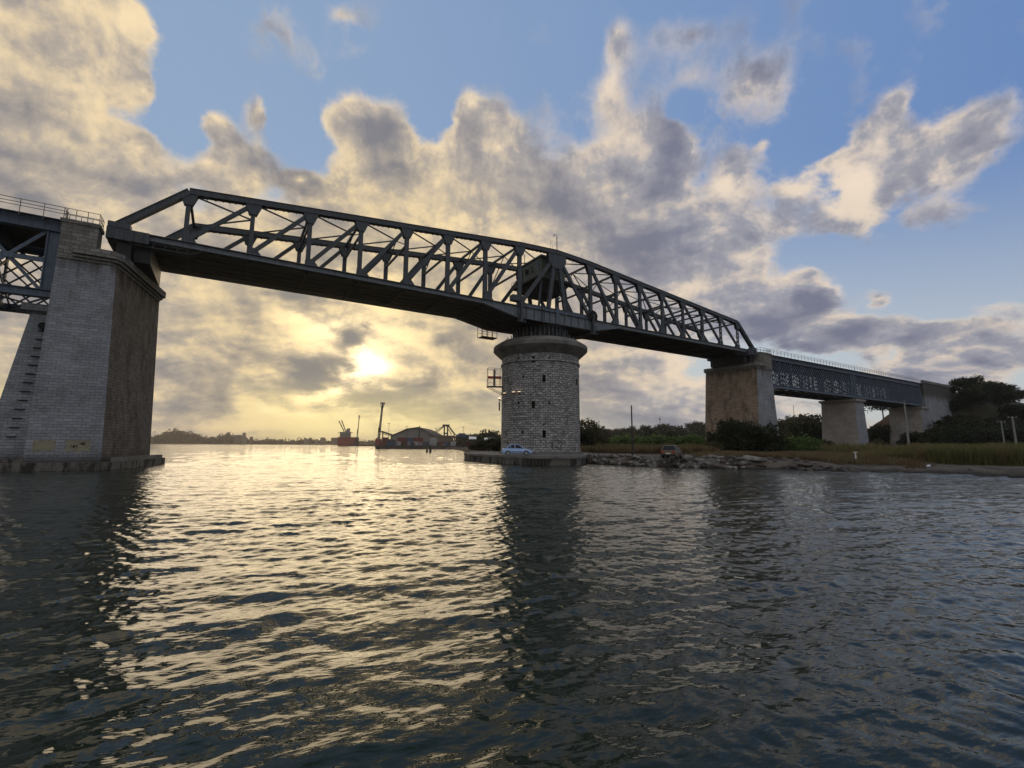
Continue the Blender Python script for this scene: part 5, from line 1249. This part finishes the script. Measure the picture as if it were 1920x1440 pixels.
# ---------------------------------------------------------------- docks beyond
def zpx(py, D): return CAM.z + (834 - py) / F * D * 1.008
def block(m, px0, px1, D0, D1, z0, z1):
    a, b, c, d = G(px0, D0), G(px1, D0), G(px1, D1), G(px0, D1); m.hexa([(q.x, q.y, z0) for q in (a, b, c, d)], [(q.x, q.y, z1) for q in (a, b, c, d)])
def simple(name, label, cat, mat, group=None, loc=None, *blocks):
    m = MB()
    for b_ in blocks: block(m, *b_)
    q = G((blocks[0][0] + blocks[0][1]) / 2, blocks[0][2]); o = m.build(name, mat, loc=(q.x, q.y, blocks[0][4])); return tag(o, label, cat, group)
dq = simple('dock_quay', 'long dark quay wall of the cargo dock across the water', 'quay', QUAYD, None, None, (706, 862, 262, 330, -1, 1.9), (704, 716, 262, 300, -1, 1.2))
simple('far_quay', 'low quay where the red ship is moored', 'quay', QUAYD, None, None, (655, 712, 640, 800, -1, 2.0))
# warehouse with a pitched roof
wh = thing('warehouse', 'large pale warehouse with a broad pitched roof behind the dock', 'warehouse', G(772, 400))
D_ = 400; m = MB(); prof = [(734, 1.5), (734, zpx(818, D_)), (742, zpx(815, D_)), (762, zpx(806, D_)), (783, zpx(803, D_)), (796, zpx(808, D_)), (812, zpx(817, D_)), (812, 1.5)]
A = [G(a, D_, z) for a, z in prof]; B = [G(a, D_, z) + H3 * 60 for a, z in prof]; m.poly(A); m.poly(B[::-1])
for i in range(len(A)): j = (i + 1) % len(A); m.poly([A[i], B[i], B[j], A[j]])
m.build('wall', SHEDG, wh)
m = MB()
for i in range(1, len(prof) - 2):
    a, b = A[i], A[i + 1]; m.hexa([a - H3 * 1.5 + Vector((0, 0, .01)), b - H3 * 1.5 + Vector((0, 0, .01)), b + H3 * 61, a + H3 * 61], [q + Vector((0, 0, .7)) for q in (a - H3 * 1.5, b - H3 * 1.5, b + H3 * 61, a + H3 * 61)])
m.build('roof', QUAYD, wh)
m = MB(); q = G(785.5, 395); m.box(q.x - .5, q.y - .5, 1.5, q.x + .5, q.y + .5, zpx(800, 395)); m.build('chimney', QUAYD, wh)
simple('red_shed', 'red shed on the dock below the left half of the warehouse roof', 'shed', SHEDR, 'red sheds on the dock', None, (744, 766, 330, 345, 1.8, zpx(821, 330)))
simple('red_shed', 'red shed on the dock below the warehouse right roof slope', 'shed', SHEDR, 'red sheds on the dock', None, (774, 793, 320, 340, 1.8, zpx(821, 320)))
simple('grey_shed', 'pale grey shed at the water side of the dock', 'shed', SHEDG, None, None, (804, 824, 290, 310, 1.85, zpx(824, 290)))
simple('blue_hopper', 'dull blue dock building right of the loading gantry', 'building', SHEDB, None, None, (855, 880, 300, 325, 1.2, zpx(815, 300)), (859, 872, 302, 322, zpx(815, 300) + .01, zpx(812.5, 300)))
simple('long_shed', 'long low brown shed under the loading gantry', 'shed', FARD, None, None, (806, 850, 335, 350, 1.5, zpx(817, 335)))
for i, (a, b, z) in enumerate(((718, 726, 821), (728, 736, 824), (736, 743, 826))): simple('dock_building', ['dark stepped dock building beside the tall crane, left one', 'dark dock building right of the tall crane, middle one', 'dark dock building nearest the red shed'][i], 'building', QUAYD, 'dark dock buildings', None, (a, b, 300, 315, 1.85, zpx(z, 300)))
W = random.Random(5)
for i in range(10):
    px = 742 + i * 11; w_ = W.uniform(3, 6); simple('scrap_pile', 'heap of dark scrap and stores along the dock edge', 'heap', QUAYD if i % 2 else SHEDG, 'heaps along the dock edge', None, (px, px + w_, 268, 276, 1.91, 1.91 + W.uniform(.8, 2.4)))
# cargo cranes
def crane(px, D, ytop, base_mat, label, wpx=9, ybase=None):
    p = G(px, D); zt = zpx(ytop, D); t = thing('harbour_crane', label, 'crane', (p.x, p.y, 1.9), 'harbour cranes'); s_ = H1
    k = D / F
    m = MB(); zb = 1.9; m.hexa([p + s_ * (-wpx / 2 * k) + Vector((0, 0, zb)) - H3 * 3, p + s_ * (wpx / 2 * k) + Vector((0, 0, zb)) - H3 * 3, p + s_ * (wpx / 2 * k) + Vector((0, 0, zb)) + H3 * 3, p + s_ * (-wpx / 2 * k) + Vector((0, 0, zb)) + H3 * 3],
                             [p + s_ * (a * wpx * .38 * k) + Vector((0, 0, zb + 12 * k)) + H3 * b * 2.4 for a, b in ((-1, -1), (1, -1), (1, 1), (-1, 1))]); m.build('carriage', base_mat, t)
    # lattice mast that leans a little
    a = p + Vector((0, 0, zb + 12 * k)); b = p + s_ * (wpx * .55 * k) + Vector((0, 0, zt)); m = MB(); h = wpx * .17 * k
    cs = [(-1, -1), (1, -1), (1, 1), (-1, 1)]
    C0 = [a + s_ * x * h + H3 * y * h for x, y in cs]; C1 = [b + s_ * x * h * .5 + H3 * y * h * .5 for x, y in cs]
    for u_, v_ in zip(C0, C1): m.bar(u_, v_, .30, .30)
    n = 14
    for i in range(n):
        f0, f1 = i / n, (i + 1) / n
        for e in range(4):
            u0 = C0[e].lerp(C1[e], f0); u1 = C0[(e + 1) % 4].lerp(C1[(e + 1) % 4], f1); m.bar(u0, u1, .16, .16); m.bar(u0, C0[(e + 1) % 4].lerp(C1[(e + 1) % 4], f0), .14, .14)
    m.build('mast', CRANEM, t)
    m = MB(); m.bar(b - s_ * wpx * .45 * k, b + s_ * wpx * .45 * k, .8, .8); m.bar(b - s_ * wpx * .45 * k, a.lerp(b, .75), .25, .25); m.bar(b + s_ * wpx * .4 * k, a.lerp(b, .78), .25, .25); m.build('head', CRANEM, t)
    m = MB(); c0 = a.lerp(b, .18); m.hexa([c0 + s_ * x * h * 1.4 + H3 * y * h * 1.4 for x, y in cs], [c0 + Vector((0, 0, 9 * k)) + s_ * x * h * 1.3 + H3 * y * h * 1.3 for x, y in cs]); m.build('driver_cab', QUAYD, t)
    return t
crane(709.5, 285, 757, SHIPRED, 'tall slender harbour crane with orange red base at the dock corner', 9)
crane(669, 690, 781, QUAYD, 'thinner far crane mast standing right of the red ship', 4)
# red ship seen from astern
def ship():
    D = 690; t = thing('cargo_ship', 'red hulled cargo ship moored beyond the docks, seen from astern', 'ship', G(651, D))
    k = D / F
    def R_(px, d, z): q = G(px, D + d, z); return q
    m = MB(); m.hexa([R_(633, 0, -1), R_(671, 0, -1), R_(672, 120, -1), R_(636, 120, -1)], [R_(632, 0, zpx(821, D)), R_(671.5, 0, zpx(821, D)), R_(673, 120, zpx(821, D)), R_(635, 120, zpx(821, D))]); m.build('hull', SHIPRED, t)
    m = MB(); m.hexa([R_(636, 4, zpx(820.9, D)), R_(657, 4, zpx(820.9, D)), R_(657, 22, zpx(820.9, D)), R_(637, 22, zpx(820.9, D))], [R_(636, 4, zpx(811, D)), R_(657, 4, zpx(811, D)), R_(657, 22, zpx(811, D)), R_(637, 22, zpx(811, D))]); s_ = m.build('superstructure', SHEDG, t)
    m = MB(); m.hexa([R_(632.5, 5, zpx(812.5, D)), R_(661, 5, zpx(812.5, D)), R_(661, 10, zpx(812.5, D)), R_(633, 10, zpx(812.5, D))], [R_(632.5, 5, zpx(811.6, D)), R_(661, 5, zpx(811.6, D)), R_(661, 10, zpx(811.6, D)), R_(633, 10, zpx(811.6, D))]); m.build('bridge_wing', SHEDG, s_)
    m = MB(); m.hexa([R_(647, 8, zpx(811, D)), R_(655, 8, zpx(811, D)), R_(655, 18, zpx(811, D)), R_(647, 18, zpx(811, D))], [R_(649, 8, zpx(804.5, D)), R_(655, 8, zpx(804, D)), R_(655, 18, zpx(804, D)), R_(649, 18, zpx(804.5, D))]); m.build('funnel', SHEDG, t)
    for (a, b, c, d) in ((646, 808, 633, 788), (648, 806, 638, 787)):
        m = MB(); m.bar(R_(a, 40, zpx(b, D) - 4), R_(c, 40, zpx(d, D)), 1.3, 1.0); m.bar(R_(a, 40, zpx(b, D) - 4), R_(a, 40, zpx(b, D) - 12), 2.2, 1.5); m.build('derrick', CRANEM, t)
    m = MB()
    for q in range(5): 
        a = R_(637.5 + q * 4, 3.9, zpx(817, D)); m.box(a.x - .8, a.y - .3, a.z, a.x + .8, a.y + .1, a.z + 1.2)
    m.build('window', DARK, s_)
ship()
# loading gantry with stays
def gantry():
    D = 345; t = thing('loading_gantry', 'dark loading gantry with slanting stays over the docks', 'gantry', G(833, D)); Q = lambda px, py, d=0: G(px, D + d, zpx(py, D))
    m = MB()
    for px in (832.5, 838.5): 
        for d in (0, 8): m.bar(Q(px, 833, d), Q(px, 798, d), .8, .7)
    m.bar(Q(829, 798), Q(842, 798), 1.2, 1.2); m.bar(Q(831, 813), Q(840, 813), 1.0, 1.0); m.build('tower', CRANEM, t)
    for a, b in (((831, 799), (808, 815)), ((833, 799), (813, 816)), ((839, 799), (852, 816)), ((840, 799), (856, 818)), ((836, 799), (846, 815))):
        m = MB(); m.bar(Q(*a), Q(*b), .45, .4); m.build('stay', CRANEM, t)
    m = MB(); m.bar(Q(804, 817), Q(858, 820), 1.3, 2.0); m.build('boom', CRANEM, t)
    m = MB(); m.bar(Q(851, 816), Q(853, 829), .7, .7); m.bar(Q(716, 810), Q(736, 817), .01, .01); m.build('leg', CRANEM, t)
gantry()
t = thing('conveyor', 'sloping orange brown conveyor between the tall crane and the warehouse', 'conveyor', G(722, 300)); m = MB(); m.bar(G(714, 300, zpx(810, 300)), G(736, 300, zpx(817, 300)), .9, 1.5); m.bar(G(714, 300, zpx(813, 300)), G(733, 300, zpx(819, 300)), .3, .3); m.build('belt_truss', FARD, t)
m = MB(); m.bar(G(717, 300, zpx(811, 300)), G(717, 300, 1.9), .6, .6); m.bar(G(733, 300, zpx(816, 300)), G(733, 300, 1.9), .6, .6); m.build('leg', FARD, t)
# two mooring posts in the water
for px, h, lb in ((801, .9, 'shorter dark mooring pile in the water before the docks'), (807, 2.6, 'taller dark mooring pile in the water before the docks')):
    D = 150; q = G(px, D); m = MB(); m.rod((q.x, q.y, -1), (q.x, q.y, h * .75), .40, 10, .34); m.rod((q.x, q.y, h * .75), (q.x, q.y, h * .75 + .3), .48, 10, .2); o = m.build('mooring_pile', QUAYD, loc=(q.x, q.y, -1)); tag(o, lb, 'mooring pile', 'mooring piles')
p = G(877.5, 79, 1.1); m = MB(); m.rod((p.x, p.y, 1.1), (p.x, p.y, 3.3), .08, 8); t = thing('marker_pole', 'thin red topped marker pole at the left tip of the platform', 'marker pole', tuple(p)); m.build('shaft', RAILM, t); m = MB(); m.rod((p.x, p.y, 2.3), (p.x, p.y, 3.0), .17, 8); m.build('red_drum', RUST_RED, t)
# white roofed sheds behind the trees left of the tower
for px0, px1, D, y, lb in ((879, 893, 175, 822.5, 'low white roofed shed among the trees left of the tower'), (908, 930, 172, 824.5, 'longer white roofed shed close to the tower left edge')):
    zt = zpx(y, D); t = thing('white_roofed_shed', lb, 'shed', G((px0 + px1) / 2, D, 1.0), 'white roofed sheds beyond the trees')
    m = MB(); block(m, px0 + .6, px1 - .6, D + .6, D + 9, 1.0, zt - .25); m.build('wall', QUAYD, t)
    m = MB(); A_, B_, C_, D2 = G(px0, D), G(px1, D), G(px1, D + 10), G(px0, D + 10); m.hexa([Vector((q.x, q.y, zt - .245)) for q in (A_, B_, C_, D2)], [Vector((A_.x, A_.y, zt - .1)), Vector((B_.x, B_.y, zt - .1)), Vector((C_.x, C_.y, zt + .9)), Vector((D2.x, D2.y, zt + .9))]); m.build('roof', WHITEP, t)

# ---------------------------------------------------------------- far shore
def far_shore():
    xs = np.linspace(-1500, 720, 260); rows = [1750, 1760, 1800, 1900, 2300, 3200]; V = []
    for j, D in enumerate(rows):
        for px in xs:
            q = G(px, D); z = [-2, 1.5, 4, 8, 14, 20][j] * (1 if j < 2 else (.75 + .35 * math.sin(px * .013) * math.sin(px * .031 + 1))); V.append((q.x, q.y, z))
    n = len(xs); Fq = [(j * n + i, j * n + i + 1, (j + 1) * n + i + 1, (j + 1) * n + i) for j in range(len(rows) - 1) for i in range(n - 1)]
    o = numpy_mesh('far_shore', V, Fq, LAND); o['kind'] = 'structure'; o['label'] = 'low land on the far side of the bay'
far_shore()
W = np.random.default_rng(77)
lob = []
for px in np.arange(-900, 715, 4.5):
    hgt = 22 + 9 * math.sin(px * .06) + 7 * math.sin(px * .021 + 1) if px < 455 else 11 + 3 * math.sin(px * .09)
    if px < 430: hgt += 12 * max(0, math.sin((px - 290) * .055)) + 6
    q = G(px + W.uniform(-2, 2), W.uniform(1790, 1860)); lob.append((q.x, q.y, hgt * .45 + 1, 22, 22, hgt * .55))
V, Fq = leaf_cloud(lob, 60000, 8.0, 5); V[:, 2] = np.maximum(V[:, 2], 1)
o = numpy_mesh('far_wood', V, Fq, LEAF_FAR, smooth=False); o['kind'] = 'stuff'; o['label'] = 'dark band of woods along the far shore'
for i, (a, b, y, mt, lb) in enumerate(((438, 453, 819, FARD, 'wide flat roofed block on the far shore, left of the little tower'), (453, 459.5, 814.5, FARB, 'tallest small tower block on the far shore'), (459, 462, 822, FARB, 'short annex against the far tower block'), (467, 473.5, 822, FARD, 'low block right of the far tower'),
        (569, 577, 825.5, FARB, 'low far building left of the stepped block'), (578, 582.5, 823.5, FARD, 'narrow far block near the ship'), (590, 596, 826, FARB, 'lowest far block, second left of the ship'), (600, 609, 822.8, FARD, 'square far block nearer the ship'), (620, 634, 823, FARD, 'square far block directly left of the ship stern'))):
    D = 1740; t = thing('far_building', lb, 'building', G((a + b) / 2, D, 0), 'buildings on the far shore')
    m = MB(); zt = zpx(y, D); block(m, a, b, D, D + 30, -.5, zt); w = m.build('wall', mt, t)
    m = MB(); block(m, a + .4, b - .4, D - .5, D + 29, zt + .01, zt + 2.0); m.build('roof', FARD, t)

CONT = [mat_simple('container_rust', (0.16, 0.06, 0.04), 0.7, scale=.3), mat_simple('container_blue', (0.06, 0.09, 0.14), 0.7, scale=.3), mat_simple('container_white', (0.34, 0.34, 0.32), 0.7, scale=.3)]
CN = ['rusty red', 'faded blue', 'off white']; W = random.Random(8); pxs = [721, 731, 747, 757, 768, 781, 790, 798, 812, 826, 838, 848]
CP = ['right beside the tall crane base', 'between the tall crane and the first red shed', 'before the left red shed', 'at the right end of the left red shed', 'between the two red sheds', 'before the right red shed', 'at the right end of the right red shed', 'left of the pale grey shed', 'before the pale grey shed', 'right of the pale grey shed', 'below the loading gantry', 'right of the loading gantry foot']
for i, px in enumerate(pxs):
    q = G(px, 281); k = i % 3; L_ = 3.2 + W.random() * 1.2; h = 2.4 if i % 4 else 4.8
    m = MB(); m.hexa([(q.x + H1.x * a + H3.x * b, q.y + H1.y * a + H3.y * b, 1.91) for a, b in ((-L_ / 2, 0), (L_ / 2, 0), (L_ / 2, 2.4), (-L_ / 2, 2.4))], [(q.x + H1.x * a + H3.x * b, q.y + H1.y * a + H3.y * b, 1.91 + h) for a, b in ((-L_ / 2, 0), (L_ / 2, 0), (L_ / 2, 2.4), (-L_ / 2, 2.4))])
    for e in range(6):
        a = -L_ / 2 + L_ * (e + .5) / 6; p = q + H1 * a; m.box(p.x - .08, p.y - .08, 1.95, p.x + .08, p.y + .08, 1.85 + h)
    o = m.build('container', CONT[k], loc=(q.x, q.y, 1.91)); tag(o, CN[k] + ' container on the dock ' + CP[i], 'container', 'containers on the dock')
for px, D, y, lb in ((728, 300, 795, 'thin lighting mast right of the tall harbour crane'), (762, 310, 800, 'thin lighting mast before the left warehouse slope'), (817, 300, 804, 'thin lighting mast left of the loading gantry'), (868, 290, 801, 'thin lighting mast over the blue dock building')):
    q = G(px, D, 1.8); t = thing('lighting_mast', lb, 'mast', tuple(q), 'lighting masts on the dock'); zt = zpx(y, D); m = MB(); m.rod(q, (q.x, q.y, zt), .16, 6, .1); m.build('shaft', CRANEM, t); m = MB(); m.bar(Vector((q.x, q.y, zt)) - H1 * .9, Vector((q.x, q.y, zt)) + H1 * .9, .25, .3); m.build('lamp_bar', CRANEM, t)
q = GH(1239, 430); t = thing('radio_mast', 'thin radio mast on the ridge between the tower and brown pier', 'mast', tuple(q)); m = MB(); m.rod(q, (q.x, q.y, q.z + 15), .3, 6, .15); m.build('shaft', CRANEM, t); m = MB(); m.rod((q.x, q.y, q.z + 12), (q.x, q.y, q.z + 13), .8, 8); m.build('aerial_ring', CRANEM, t)

# ---------------------------------------------------------------- thin evening haze
hm = bpy.data.materials.new('haze_air'); hm.use_nodes = True; hm.node_tree.nodes.clear()
pv = hm.node_tree.nodes.new('ShaderNodeVolumePrincipled'); pv.inputs['Color'].default_value = (1.0, 0.90, 0.78, 1); pv.inputs['Density'].default_value = 0.00014; pv.inputs['Anisotropy'].default_value = 0.6
ho = hm.node_tree.nodes.new('ShaderNodeOutputMaterial'); hm.node_tree.links.new(pv.outputs[0], ho.inputs['Volume'])
m = MB(); m.box(-7000, -7000, -4, 7000, 7000, 90); hz = m.build('haze', hm); tag(hz, 'thin warm haze over the bay', None, None, 'stuff')
